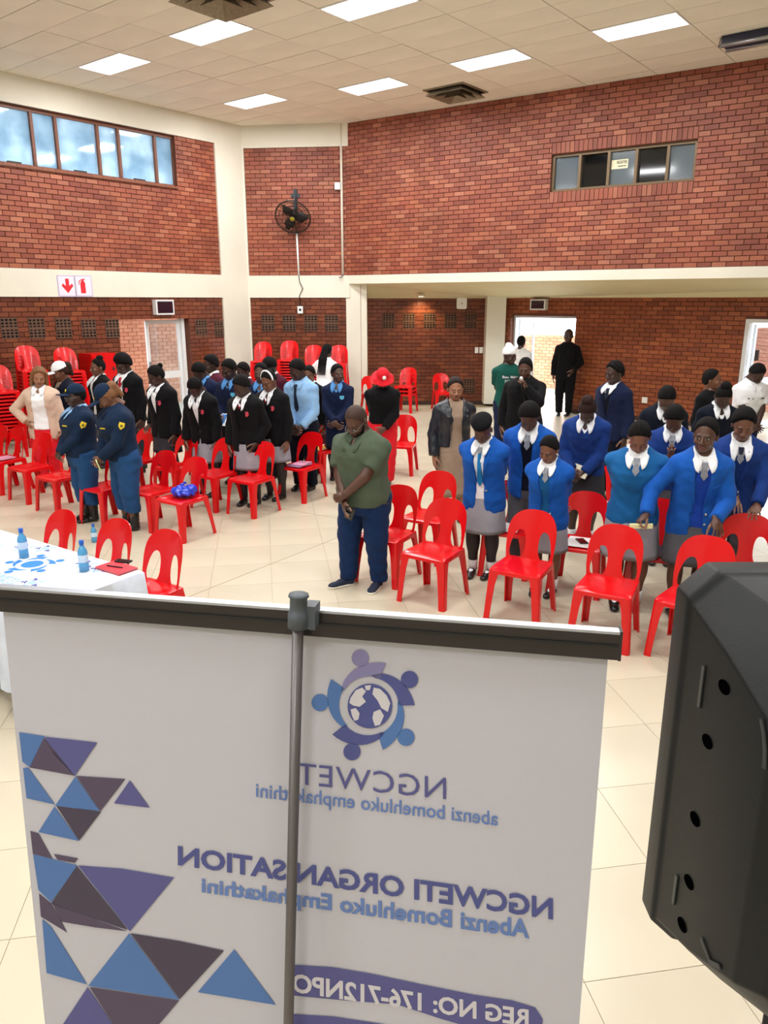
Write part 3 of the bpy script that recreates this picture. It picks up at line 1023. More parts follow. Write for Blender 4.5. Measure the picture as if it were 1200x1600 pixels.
C = {
    'blazer_blue': cloth('blazer_blue', (22, 84, 172)), 'sweater_blue': cloth('sweater_blue', (24, 92, 152), bump=(220, .35)), 'sweater_royal': cloth('sweater_royal', (26, 66, 168), bump=(220, .3)),
    'navy': cloth('navy', (20, 30, 60)), 'navy_bright': cloth('navy_bright', (24, 54, 120)), 'navy_dark': cloth('navy_dark', (13, 18, 33)),
    'black': cloth('black', (12, 12, 15)), 'grey_skirt': cloth('grey_skirt', (148, 148, 158)), 'grey_dark': cloth('grey_dark', (84, 86, 92)), 'charcoal': cloth('charcoal', (50, 50, 56)),
    'white': cloth('white', (238, 240, 244), .7), 'lightblue': cloth('lightblue', (140, 182, 226), .7), 'blue_collar': cloth('blue_collar', (84, 142, 204), .7),
    'olive': cloth('olive', (78, 90, 74), .9, (160, .3)), 'jeans': cloth('jeans', (22, 44, 84), .9, (200, .3)), 'police_trouser': cloth('police_trouser', (34, 72, 118)), 'police_top': cloth('police_top', (20, 38, 64), bump=(240, .3)),
    'beige': cloth('beige', (206, 178, 158)), 'red_cloth': cloth('red_cloth', (214, 28, 42), .7), 'maroon': cloth('maroon', (78, 26, 44)), 'taupe': cloth('taupe', (152, 132, 114)), 'green_tee': cloth('green_tee', (20, 76, 66), .9),
    'stocking': mat('stocking', srgb(38, 30, 32), .6), 'leather': mat('black_leather', srgb(24, 30, 40), .32, bump=(60, .3)), 'pink': cloth('pink', (206, 150, 170)),
    'tie_blue': cloth('tie_blue', (30, 124, 190), .6), 'tie_grey': cloth('tie_grey', (132, 136, 146), .6), 'tie_red': cloth('tie_red', (170, 24, 40), .6), 'tie_dark': cloth('tie_dark', (28, 34, 52), .6),
}
M_HAIR = mat('hair_black', srgb(13, 11, 11), .85, spec=.2, bump=(300, .5)); M_HAIRB = mat('hair_brown', srgb(122, 80, 44), .6, bump=(200, .5)); M_HAIRT = mat('hair_tinted', srgb(46, 27, 22), .7, spec=.2, bump=(200, .5))
M_SCALP = mat('hair_shaved', srgb(62, 43, 36), .6, spec=.3)
M_SHOE = mat('shoe_black', srgb(20, 20, 22), .3); M_SOLEW = mat('sole_white', srgb(226, 220, 206), .6); M_SHOEN = mat('shoe_navy', srgb(24, 34, 58), .8)
M_CREST = mat('crest_red', srgb(196, 62, 84), .7); M_CRESTB = mat('crest_blue', srgb(96, 190, 226), .7); M_BADGEY = mat('badge_yellow', srgb(226, 198, 40), .6)
M_BUTTON = mat('button_metal', srgb(196, 190, 170), .3, metal=.7)

PROF_Z = np.array([-.30, -.14, -.07, -.02, .03, .08, .13, .18, .23, .275, .305, .330, .345], np.float32)
PROF_A = np.array([.088, .092, .097, .098, .092, .083, .084, .089, .096, .096, .076, .046, .030], np.float32)
PROF_B = np.array([.062, .068, .074, .074, .068, .063, .065, .072, .076, .066, .050, .036, .028], np.float32)
def RX(a): return Matrix.Rotation(a, 4, 'X')
def RY(a): return Matrix.Rotation(a, 4, 'Y')
def RZ(a): return Matrix.Rotation(a, 4, 'Z')
def npM(M): return np.array(M, np.float32)
def apply(M, v):
    A = npM(M)
    return v @ A[:3, :3].T + A[:3, 3]

class Fig:
    def __init__(s, label, head_px, H=1.65, feet_px=None, yaw=0, lean=4, head=(25, 0, 0), girth=1.08, belly=0.0, bust=0.0,
                 skin='dark', eyes='closed', L='down', R='down', stance=((-.055, 0, 8), (.055, .01, -8)), res=.017, group=None, shoulder=1.06, hw=1.0):
        s.yaw = math.radians(yaw); s.girth = girth; s.res = res; s.skin = SKIN[skin]
        def setup(H):
            s.H = H
            s.hip = Vector((0, 0, .52 * H))
            s.T = Matrix.Translation(s.hip) @ RX(math.radians(lean))     # torso frame (leans towards -y)
            s.hs = H / 1.68 * 1.07
            p, y_, r_ = head
            s.HM = s.T @ Matrix.Translation((0, 0.004 * H, .348 * H)) @ RX(math.radians(p * .35 - lean * .5)) @ Matrix.Translation((0, 0, .003 * H)) @ RZ(math.radians(y_)) @ RX(math.radians(p * .65)) @ RY(math.radians(r_)) @ Matrix.Diagonal((s.hs * hw, s.hs * hw, s.hs, 1))
            hv = apply(s.HM, HV); k = hv[:, 2].argmax()
            return Vector(hv[k].tolist())
        top = setup(H)
        Rz = Matrix.Rotation(s.yaw, 3, 'Z')
        if feet_px:
            loc = on_z(feet_px[0], feet_px[1], 0)
            for _ in range(3):
                # height that puts the crown on its pixel at that distance
                w = loc + Rz @ Vector((top.x, top.y, 0))
                need = at_dist(head_px[0], head_px[1], w.y).z
                top = setup(s.H * need / top.z)
            s.loc = loc
        else:
            tw = on_z(head_px[0], head_px[1], top.z)
            s.loc = tw - Rz @ Vector((top.x, top.y, 0)); s.loc.z = 0
        s.W = Matrix.Translation(s.loc) @ RZ(s.yaw)
        s.root = empty('person', s.loc, s.yaw, label, 'person', group)
        H = s.H
        g = girth
        z = PROF_Z; s.pa = PROF_A * g; s.pb = PROF_B * (1 + (g - 1) * 1.15); s.yo = np.zeros_like(z)
        if belly:
            k = np.exp(-((z - .07) / .09) ** 2) * belly
            s.pb = s.pb + k * .5; s.yo = s.yo - k * .5; s.pa = s.pa + k * .45
        if bust:
            k = np.exp(-((z - .205) / .045) ** 2) * bust
            s.pb = s.pb + k * .5; s.yo = s.yo - k * .5
        # joints
        sh = .091 * (1 + (g - 1) * .75) * shoulder
        s.sho = {e: s.T @ Vector((sx * sh * H, .004 * H, .260 * H)) for e, sx in (('R', -1), ('L', 1))}
        s.arm = {}
        for e, spec in (('R', R), ('L', L)):
            s.arm[e] = s.ik(e, spec)
        s.feet = {}
        for e, sx, (fx, fy, fyaw) in (('R', -1, stance[0]), ('L', 1, stance[1])):
            an = Vector((fx * H, fy * H, .048 * H))
            hp = Vector((sx * .05 * H * g, .0, .50 * H))
            kn = (an + hp) * .5 + Vector((sx * .004 * H, -.018 * H, .012 * H))
            s.feet[e] = (hp, kn, an, math.radians(fyaw))
        s.parts = {}
        pts = [s.T @ Vector((0, 0, .4 * H)), s.T @ Vector((0, 0, -.1 * H))]
        for e in 'RL':
            pts += [s.sho[e], s.arm[e][0], s.arm[e][1], s.feet[e][0], s.feet[e][1], s.feet[e][2]]
        P = np.array([tuple(q) for q in pts])
        s.lo, s.hi = P.min(0) - .15 * H * max(1, g), P.max(0) + .15 * H * max(1, g)
        s.lo[2] = max(s.lo[2], -.02)
        s.body(eyes)
    def ik(s, e, spec):
        H = s.H; sx = -1 if e == 'R' else 1
        ua, fa = .170 * H, .150 * H
        S = s.sho[e]
        hint = Vector((sx * .5, .55, -.35)); pose = 'relax'; hdir = None; palm = None
        if isinstance(spec, str): spec = (spec,)
        k = spec[0]
        if k == 'down': t = S + Vector((sx * .035 * H * s.girth, -.035 * H, -.312 * H)); palm = Vector((-sx, .25, 0)); hdir = Vector((0, -.1, -1))
        elif k == 'clasp':
            t = s.T @ Vector((sx * .012 * H, -(.135 + .10 * (s.girth - 1)) * H, (.005 if e == 'R' else .018) * H)); hdir = Vector((-sx * .8, -.35, -.6)); palm = Vector((-sx * .5, .8, -.2)); pose = 'drape'
            hint = Vector((sx * .9, .5, -.3))
        elif k == 'behind': t = s.T @ Vector((-sx * .02 * H, .115 * H, .0)); hint = Vector((sx * .9, .5, -.2)); palm = Vector((0, 1, 0)); hdir = Vector((-sx, .1, -.3))
        elif k == 'mic': t = s.T @ Vector((sx * .035 * H, -.135 * H, .285 * H)); hint = Vector((sx * .8, -.1, -.9)); hdir = Vector((-sx * .35, -.15, .95)); palm = Vector((-sx * .8, -.2, 0)); pose = 'grip'
        elif k == 'hipside': t = s.T @ Vector((sx * .125 * H, -.045 * H, .045 * H)); hint = Vector((sx * 1, .35, 0)); hdir = Vector((-sx * .5, -.6, -.5)); palm = Vector((-sx, .3, 0))
        elif k == 'pray': t = s.T @ Vector((sx * .012 * H, -.16 * H, .185 * H)); hint = Vector((sx * .8, 0, -.9)); hdir = Vector((-sx * .05, -.2, 1)); palm = Vector((-sx, 0, 0)); pose = 'flat'
        elif k == 'v':        # offsets in the torso frame, in statures
            t = s.T @ (Vector(spec[1]) * H)
            if len(spec) > 2 and spec[2]: hdir = Vector(spec[2])
            if len(spec) > 3 and spec[3]: palm = Vector(spec[3])
            if len(spec) > 4: pose = spec[4]
            if len(spec) > 5: hint = Vector(spec[5])
        elif k == 'w':        # a point in the hall that the hand rests on
            t = s.W.inverted() @ Vector(spec[1])
            hdir = (s.W.to_3x3().inverted() @ Vector(spec[2])) if len(spec) > 2 and spec[2] else None
            palm = (s.W.to_3x3().inverted() @ Vector(spec[3])) if len(spec) > 3 and spec[3] else Vector((0, 0, -1))
            pose = spec[4] if len(spec) > 4 else 'drape'
            if hdir: t = t - hdir.normalized() * .085 * H / 1.68
        v = t - S; D = v.length
        if D > (ua + fa) * .985:
            v = v * ((ua + fa) * .985 / D); D = v.length; t = S + v
        if D < abs(ua - fa) + .02: D = abs(ua - fa) + .02
        u = v.normalized()
        a = (ua * ua - fa * fa + D * D) / (2 * D)
        hgt = math.sqrt(max(ua * ua - a * a, 0))
        w = hint - u * hint.dot(u); w.normalize()
        E = S + u * a + w * hgt
        d = hdir.normalized() if hdir else (t - E).normalized()
        if palm is None: palm = Vector((-sx, .2, 0))
        n = palm - d * palm.dot(d)
        n = n.normalized() if n.length > 1e-3 else d.orthogonal().normalized()
        y = -n; x = y.cross(d)
        M = Matrix((x, y, d)).transposed().to_4x4(); M.translation = t
        hs = H / 1.68 * 1.02
        M = M @ Matrix.Diagonal((hs * (1 if e == 'R' else -1), hs, hs, 1))
        return (E, t, M, pose)
    # ---- fields
    def torso(s, p, inf=0.0, lo=-.10, hi=.345, boxy=0.0, kk=1.0):
        H = s.H
        A = npM(s.T.inverted())
        q = p @ A[:3, :3].T + A[:3, 3]
        z = q[:, 2] / H
        a = np.interp(z, PROF_Z, s.pa).astype(np.float32) * H + inf
        b = np.interp(z, PROF_Z, s.pb).astype(np.float32) * H + inf
        if boxy:
            m = np.interp(z, PROF_Z, np.maximum(s.pa, s.pa.max() * boxy * np.where((PROF_Z < .27), 1, 0))).astype(np.float32) * H + inf
            a = np.maximum(a, m)
        yo = np.interp(z, PROF_Z, s.yo).astype(np.float32) * H
        e = 2.3
        r = (np.abs(q[:, 0] / a) ** e + np.abs((q[:, 1] - yo) / b) ** e) ** (1 / e)
        d = (r - 1) * np.minimum(a, b) * kk
        d = np.maximum(d, (lo - z) * H); d = smax(d, (z - hi) * H - inf, .01)
        return d, q
    def arms(s, p, inf=0.0, r=(.030, .0255, .0180), which='RL', end=1.0, upper_only=False):
        H = s.H; g = 1 + (s.girth - 1) * .6
        out = None; low = None
        for e in which:
            E, t, M, _ = s.arm[e]
            up_ = cone(p, s.sho[e], E, r[0] * H * g + inf, r[1] * H * g + inf)
            out = up_ if out is None else np.minimum(out, up_)
            if not upper_only:
                tt = E + (t - E) * end
                fo = cone(p, E, tt, r[1] * H * g + inf, r[2] * H * (1 + (g - 1) * .5) + inf)
                d = np.array((tt - E).normalized(), np.float32)
                fo = np.maximum(fo, (p - np.array(tt, np.float32)) @ d - .004)
                low = fo if low is None else np.minimum(low, fo)
        return out, low
    def traps(s, p, inf):
        H = s.H; out = None
        for e in 'RL':
            sx = -1 if e == 'R' else 1
            c = cone(p, s.T @ Vector((sx * .022 * H, .012 * H, .312 * H)), s.sho[e], .022 * H + inf * .6, .027 * H + inf)
            out = c if out is None else np.minimum(out, c)
        return out
    def legs(s, p, inf=0.0, r=(.054, .034, .0205), which='RL'):
        H = s.H; g = s.girth
        out = None
        for e in which:
            hp, kn, an, _ = s.feet[e]
            d = smin(cone(p, hp, kn, r[0] * H * g + inf, r[1] * H * g + inf), cone(p, kn, an, r[1] * H * g + inf, r[2] * H * (1 + (g - 1) * .5) + inf), .02)
            if r[2] < .03:
                cf = kn + (an - kn) * .3 + Vector((0, .010 * H, 0))
                d = smin(d, ell(p, cf, (.032 * H * g + inf, .036 * H * g + inf, .075 * H)), .03)
            out = d if out is None else np.minimum(out, d)
        return out
    def body(s, eyes):
        H = s.H
        def fn(p):
            d, q = s.torso(p, -.012, lo=-.07)
            d = smin(d, cone(p, s.T @ Vector((0, .012 * H, .30 * H)), s.HM @ Vector((0, .02, .02)), .034 * H * (1 + (s.girth - 1) * .6), .031 * H * (1 + (s.girth - 1) * .4)), .03)
            u, l = s.arms(p)
            d = smin(d, u, .02)
            d = np.minimum(d, l) if l is not None else d
            d = smin(d, s.traps(p, -.004), .02)
            return smin(d, s.legs(p), .02)
        v, q = nets(fn, s.lo, s.hi, max(s.res, .015))
        V = [v]; Q = [q]; Tn = [np.zeros((len(v), 4), np.float32)]
        k = len(v)
        V.append(apply(s.HM, HV)); Q.append(HQ + k); Tn.append(HT_OPEN if eyes == 'open' else HT_CLOSED); k += len(HV)
        for e in 'RL':
            E, t, M, pose = s.arm[e]
            hv, hq, ht = HAND[pose]
            V.append(apply(M, hv)); Q.append((hq if e == 'R' else hq[:, ::-1]) + k); Tn.append(ht); k += len(hv)
        me = np_mesh('body', np.concatenate(V), np.concatenate(Q))
        at = me.attributes.new('tint', 'FLOAT_COLOR', 'POINT')
        at.data.foreach_set('color', np.concatenate(Tn).ravel())
        link('body', me, s.skin, s.root)
    # ---- clothes
    def folds(s, p, amp, seed=0):
        f = np.sin(p[:, 0] * 23 + p[:, 2] * 31 + seed) * np.sin(p[:, 1] * 27 - p[:, 2] * 17 + seed * 2)
        f2 = np.sin(p[:, 2] * 62 + 5 * np.sin(p[:, 0] * 19 + seed))
        return amp * (f * .7 + f2 * .3)
    def top(s, name, m, inf=.014, sleeve='long', hem=-.05, vneck=None, opening=None, arm_inf=None, boxy=.0, cut_neck=True, label=None, seed=1, amp=.004, res=None):
        """vneck = depth of the V in statures; opening = [(z, half width)...] cut away at the front"""
        H = s.H; arm_inf = inf if arm_inf is None else arm_inf
        def fn(p):
            d, q = s.torso(p, inf, lo=hem, hi=.335, boxy=boxy)
            if sleeve == 'long':
                u, l = s.arms(p, arm_inf, end=.97, r=(.029, .0270, .0215))
                d = smin(d, u, .022); d = smin(d, l, .006)
            elif sleeve in ('short', 'puff'):
                u, _ = s.arms(p, arm_inf + .006, r=(.037, .032, .02), upper_only=True)
                for e in 'RL':
                    pass
                cut = None
                for e in 'RL':
                    E = s.arm[e][0]; S = s.sho[e]; dd = (E - S).normalized()
                    c = cone(p, S, S + (E - S) * .72, .030 * H * (1 + (s.girth - 1) * .6) + arm_inf, .034 * H * (1 + (s.girth - 1) * .6) + arm_inf)
                    c = np.maximum(c, (p - np.array(S + (E - S) * .74, np.float32)) @ np.array(dd, np.float32))
                    cut = c if cut is None else np.minimum(cut, c)
                d = smin(d, cut, .022)
            if sleeve != 'none': d = smin(d, s.traps(p, inf), .03)
            x, y, z = q[:, 0], q[:, 1], q[:, 2] / H
            if cut_neck:
                d = smax(d, -cone(q, (0, .008 * H, .318 * H), (0, -.03 * H, .42 * H), .040 * H * (1 + (s.girth - 1) * .5), .06 * H), .008)
            if vneck:
                w = np.interp(z, [.315 - vneck, .318], [0, .042]) * H
                w = np.where(z < .315 - vneck, -.02, w)
                cutv = np.maximum(np.abs(x) - w, y + .01)
                d = smax(d, -cutv, .009)
            if opening:
                oz = [o[0] for o in opening]; ow = [o[1] for o in opening]
                w = np.interp(z, oz, ow) * H
                w = np.where(w <= 0, -.03, w)
                cutv = np.maximum(np.abs(x) - w, y + .012)
                d = smax(d, -cutv, .009)
            return d + s.folds(p, amp, seed)
        v, q = nets(fn, s.lo, s.hi, res or s.res)
        o = link(name, np_mesh(name, v, q), m, s.root)
        if label: o['label'] = label
        return o
    def trousers(s, m, inf=.016, r=(.058, .043, .034), name='trousers', waist=.075, end=.0, amp=.005):
        H = s.H
        def fn(p):
            d, q = s.torso(p, inf * .45, lo=-.09, hi=waist)
            d = smin(d, s.legs(p, inf * .6, r), .03)
            return np.maximum(d, (.035 + end) * H - p[:, 2]) + s.folds(p, amp, 4)
        lo, hi = s.lo.copy(), s.hi.copy(); hi[2] = .64 * H
        v, q = nets(fn, lo, hi, s.res)
        return link(name, np_mesh(name, v, q), m, s.root)
    def skirt(s, m, length=.26, flare=1.12, pleats=0, tight=False, name='skirt', top=.075):
        """lofted from the waist to the hem"""
        H = s.H; rows, n = 14, 56
        vs, fs = [], []
        for i in range(rows):
            f = i / (rows - 1)
            z = top + (-length - top) * f
            zz = min(max(z, -.03), .09) if z > -.03 else -.03
            a = float(np.interp(zz, PROF_Z, s.pa)) * H + .008; b = float(np.interp(zz, PROF_Z, s.pb)) * H + .008; yo = float(np.interp(zz, PROF_Z, s.yo)) * H
            if z < -.03:
                t = (-.03 - z) / (length - .03)
                a += .008; b += .008; a *= 1 + (flare - 1) * t; b *= 1 + (flare - 1) * t * 1.3
            if z > -.03: c = s.T @ Vector((0, yo, z * H))
            else: c = Vector((0, (s.T @ Vector((0, 0, -.03 * H))).y * 1.0, s.hip.z + z * H))
            for k in range(n):
                th = 2 * math.pi * k / n
                w = 1 + (.035 * f * (math.sin(th * pleats) if pleats else math.sin(th * 5 + .6) * .6 + math.sin(th * 9) * .3))
                vs.append(c + Vector((a * w * math.cos(th), b * w * math.sin(th), 0)))
        for i in range(rows - 1):
            for k in range(n):
                fs.append((i * n + k, (i + 1) * n + k, (i + 1) * n + (k + 1) % n, i * n + (k + 1) % n))
        # turned-in hem
        k0 = len(vs); c = sum((Vector(v) for v in vs[-n:]), Vector()) / n
        for v in vs[-n:]: vs.append(c + (Vector(v) - c) * .93 + Vector((0, 0, .012)))
        for k in range(n): fs.append(((rows - 1) * n + k, k0 + k, k0 + (k + 1) % n, (rows - 1) * n + (k + 1) % n))
        fs.append(tuple(range(n)))
        me = mesh_from(name, vs, fs); shade(me)
        return link(name, me, m, s.root)
    def proj(s, x, z, inf, off=.0):
        """front point of the torso shell at (x, z) in statures, torso frame -> person frame"""
        H = s.H
        a = float(np.interp(z, PROF_Z, s.pa)) * H + inf; b = float(np.interp(z, PROF_Z, s.pb)) * H + inf; yo = float(np.interp(z, PROF_Z, s.yo)) * H
        u = min(abs(x * H) / a, .97)
        y = yo - b * (1 - u ** 2.3) ** (1 / 2.3) - off
        return s.T @ Vector((x * H, y, z * H))
    def patch(s, name, poly, m, inf, off=.006, thick=.006, step=.02, parent=None):
        """a cut piece of cloth lying on the front of the chest; poly in (x, z) statures"""
        T3 = s.T.to_3x3()
        H = s.H
        v, f = plate(poly, [], step, lambda x, z: s.proj(x, z, inf, off), thick, T3 @ Vector((0, -1, 0)))
        me = mesh_from(name, v, f)
        bm = bmesh.new(); bm.from_mesh(me); bmesh.ops.recalc_face_normals(bm, faces=bm.faces[:]); bm.to_mesh(me); bm.free()
        return link(name, me, m, parent or s.root)
    def collar(s, m, inf=.014, tip=.030, spread=.030, name='collar', r0=.036, width=.020):
        """turned-down shirt collar: a stand round the neck and two leaves whose points lie on the chest"""
        H = s.H; n = 33
        vs, fs = [], []
        g = 1 + (s.girth - 1) * .5
        for k in range(n):
            u = -1 + 2 * k / (n - 1)                     # -1 front right .. 0 back .. 1 front left
            au = abs(u); sg_ = 1 if u > 0 else -1
            th = math.pi / 2 - u * math.pi * .97         # angle round the neck, front at -90 deg
            cx, cy = math.cos(th), math.sin(th)
            fr_ = max(0.0, (au - .45) / .55)
            rt = r0 * g
            drop = .034 * fr_ ** 1.4
            top = Vector((cx * rt * H, (.010 - .012 * fr_) * H + cy * rt * H, (.345 - drop) * H))
            fold = Vector((cx * (rt + .005) * H, (.009 - .014 * fr_) * H + cy * (rt + .006) * H, (.348 - drop) * H))
            rb = rt + width * (1 - .15 * fr_)
            tp_ = min(1.0, max(0.0, (au - .60) / .30))
            bz = .322 - drop * .8 - tip * (tp_ * tp_ * (3 - 2 * tp_))
            bx = cx * rb * H
            if au > .62: bx = sg_ * (abs(cx) * rb + spread * ((au - .62) / .38) * .75) * H
            y = .006 * H + cy * rb * H
            b = float(np.interp(bz, PROF_Z, s.pb)) * H + inf; a = float(np.interp(bz, PROF_Z, s.pa)) * H + inf; yo = float(np.interp(bz, PROF_Z, s.yo)) * H
            uu = min(abs(bx) / a, .9)
            yf = yo - b * (1 - uu ** 2.3) ** (1 / 2.3) - .012
            if cy < 0:
                w_ = min(1.0, -cy * 1.6)
                y = y * (1 - w_) + min(y, yf) * w_
            bot = Vector((bx, y, bz * H))
            mid = (fold + bot) / 2 + Vector((cx * .004, cy * .004 - .002 * fr_, .004))
            for q in (top, fold, mid, bot): vs.append(s.T @ q)
        for k in range(n - 1):
            for j in range(3):
                fs.append((k * 4 + j, k * 4 + j + 1, k * 4 + 5 + j, k * 4 + 4 + j))
        me = mesh_from(name, vs, fs); shade(me)
        o = link(name, me, m, s.root)
        md = o.modifiers.new('cloth', 'SOLIDIFY'); md.thickness = .005; md.offset = 0
        return o
    def tie(s, m, z1=.30, z0=.06, inf=.02, w=.017, name='tie', knot_m=None):
        o = s.patch(name, [(-.009, z1 - .015), (.009, z1 - .015), (w, z0 + min(.03, (z1 - z0) * .3)), (0, z0), (-w, z0 + min(.03, (z1 - z0) * .3))], m, inf, off=.013, thick=.012)
        k = s.patch('tie_knot', [(-.013, z1 + .004), (.013, z1 + .004), (.008, z1 - .024), (-.008, z1 - .024)], knot_m or m, inf, off=.018, thick=.018, parent=o)
        return o
    def lapels(s, m, inf, zb=.08, w_top=.036, w_bot=.012, width=.034):
        for sx in (-1, 1):
            pts = [(w_top * .95, .292), (w_top + width * .9, .280), (w_top + width * .62, .262), (w_top + width * 1.0, .252), (w_bot + width * .35, zb + .03), (w_bot, zb)]
            s.patch('lapel', [(sx * x, z) for x, z in (pts if sx < 0 else pts[::-1])], m, inf, off=.006, thick=.007)
    def crest(s, m, x=.05, z=.21, w=.016, h=.022, inf=.02, name='crest'):
        s.patch(name, [(x - w, z + h), (x + w, z + h), (x + w, z - h * .3), (x, z - h), (x - w, z - h * .3)], m, inf, off=.005, thick=.004)
    def hair(s, kind, m=None, name='hair', scale=1.0):
        v, q = tmpl(kind)
        key = kind + '_mesh' + (m.name if m else '')
        if key not in TM: TM[key] = np_mesh(name, v, q); TM[key].materials.append(m or M_HAIR)
        o = bpy.data.objects.new(name, TM[key]); COL.objects.link(o); o.parent = s.root
        o.matrix_local = s.HM @ Matrix.Diagonal((scale, scale, scale, 1))
        return o
    def head_part(s, name, mb, m, smooth=True, parent=None):
        o = mb.build(name, m, s.root, smooth); o.matrix_local = s.HM
        return o
    def shoes(s, kind='shoe', m=None, sock=None, sole=None, strap=False):
        m = m or M_SHOE; H = s.H; sc = H / 1.68
        for e in 'RL':
            hp, kn, an, fy = s.feet[e]
            v, q = BOOT if kind == 'boot' else SHOE
            key = kind + m.name
            if key not in TM: TM[key] = np_mesh('boot' if kind == 'boot' else 'shoe', v, q); TM[key].materials.append(m)
            o = bpy.data.objects.new('boot' if kind == 'boot' else 'shoe', TM[key]); COL.objects.link(o); o.parent = s.root
            o.matrix_local = Matrix.Translation((an.x, an.y - .03 * sc, 0)) @ RZ(fy) @ Matrix.Diagonal((sc, sc, sc, 1))
            if sole:
                if 'sole' not in TM: TM['sole'] = np_mesh('sole', *SOLE); TM['sole'].materials.append(sole)
                so = bpy.data.objects.new('sole', TM['sole']); COL.objects.link(so); so.parent = o
            if sock:
                mb = MB(); d = (kn - an).normalized()
                a0 = an - d * .01; r1, r2 = .0205 * H + .008, .0245 * H + .007
                g5 = 1 + (s.girth - 1) * .5
                mb.tube([a0 - d * .02, a0 + d * .03, a0 + d * .075, a0 + d * .08], [r1 * g5, r1 * g5, r2 * g5, r2 * g5 * .97], 16)
                mb.build('sock', sock, s.root, True)
            if strap:
                # white sock showing through the cut-out of a strapped shoe
                mb = MB(); mb.lathe([(.001, .052), (.022, .050), (.030, .042), (.031, .03)][::-1], 14)
                so = mb.build('sock_instep', sock or C['white'], s.root, True)
                so.matrix_local = Matrix.Translation((an.x, an.y - .03 * sc, 0)) @ RZ(fy) @ Matrix.Translation((0, -.055 * sc, .022)) @ RX(.25) @ Matrix.Diagonal((.75 * sc, 1.25 * sc, sc, 1))
                st = MB(); st.tube([(math.cos(t_) * .040 * sc, -.052 * sc, .026 + math.sin(t_) * .047 * sc) for t_ in np.linspace(.1, math.pi - .1, 9)], .006, 6)
                so2 = st.build('strap', m, s.root, True); so2.matrix_local = Matrix.Translation((an.x, an.y - .03 * sc, 0)) @ RZ(fy)
    def stockings(s, m, name='stockings'):
        H = s.H
        def fn(p):
            return np.maximum(np.maximum(s.legs(p, .006), .04 * H - p[:, 2]), p[:, 2] - .36 * H)
        lo, hi = s.lo.copy(), s.hi.copy(); hi[2] = .40 * H
        v, q = nets(fn, lo, hi, s.res)
        return link(name, np_mesh(name, v, q), m, s.root)
    def hand_point(s, e, off=(0, -.02, .07)):
        return s.W @ (s.arm[e][2] @ Vector(off))
# ------------------------------------------------------------------ outfits
OPEN_BLAZER = [(-.2, .034), (.02, .026), (.10, .022), (.18, .03), (.33, .046)]
SHUT_BLAZER = [(-.2, .012), (-.05, .004), (.06, .002), (.10, .004), (.33, .046)]
def white_shirt(f, tie=None, knot=None, collar='white', tip=.028, inf=.010, sleeve=None, short=True, over=.026):
    f.top('shirt', C[collar] if collar != 'white' else C['white'], inf, sleeve or 'none', hem=-.02, amp=.002, vneck=None if tie else .05)
    if tie: f.tie(C[tie], inf=inf + .004, z0=.225 if short else .07, knot_m=C[knot] if knot else None)
    f.collar(C[collar], over, tip=tip)
def blazer(f, m='blazer_blue', cut=OPEN_BLAZER, hem=-.075, crest=None, inf=.030, lap=True):
    f.top('blazer', C[m], inf, 'long', hem=hem, opening=cut, boxy=.93, seed=random.random() * 6, arm_inf=.017)
    if lap: f.lapels(C[m], inf, zb=.09 if cut is OPEN_BLAZER else .085, w_bot=.020 if cut is OPEN_BLAZER else .004)
    if crest: f.crest(crest, .058, .205, .014, .02, inf)
def buttons(f, zs, inf=.03, x=.012):
    for z in zs:
        p = f.proj(x, z, inf, .004)
        mb = MB(); mb.lathe([(.001, 0), (.009, 0), (.009, .004), (.001, .006)], 10, Matrix.Translation(p) @ f.T.to_3x3().to_4x4() @ RX(math.pi / 2))
        mb.build('button', M_BUTTON, f.root, True)
def vsweater(f, m, inf=.018, v=.075, hem=-.035, seed=2, res=None):
    f.top('sweater', C[m], inf, 'long', hem=hem, vneck=v, seed=seed, amp=.005, res=res)
def vest(f, m, inf=.016, v=.075, hem=-.03):
    f.top('sweater', C[m], inf, 'none', hem=hem, vneck=v, amp=.003)
def text_mesh(txt, bold=0.0, space=1.0):
    cu_ = bpy.data.curves.new('lettering', 'FONT'); cu_.body = txt; cu_.offset = bold; cu_.space_character = space; cu_.resolution_u = 3
    o = bpy.data.objects.new('lettering', cu_); COL.objects.link(o)
    dg = bpy.context.evaluated_depsgraph_get()
    me = o.evaluated_get(dg).to_mesh()
    v = [Vector(q.co) for q in me.vertices]; f = [tuple(p.vertices) for p in me.polygons]
    o.evaluated_get(dg).to_mesh_clear()
    bpy.data.objects.remove(o); bpy.data.curves.remove(cu_)
    x0 = min(q.x for q in v); x1 = max(q.x for q in v); y0 = min(q.y for q in v); y1 = max(q.y for q in v)
    return [((q.x - x0) / (x1 - x0), (q.y - y0) / (y1 - y0)) for q in v], f
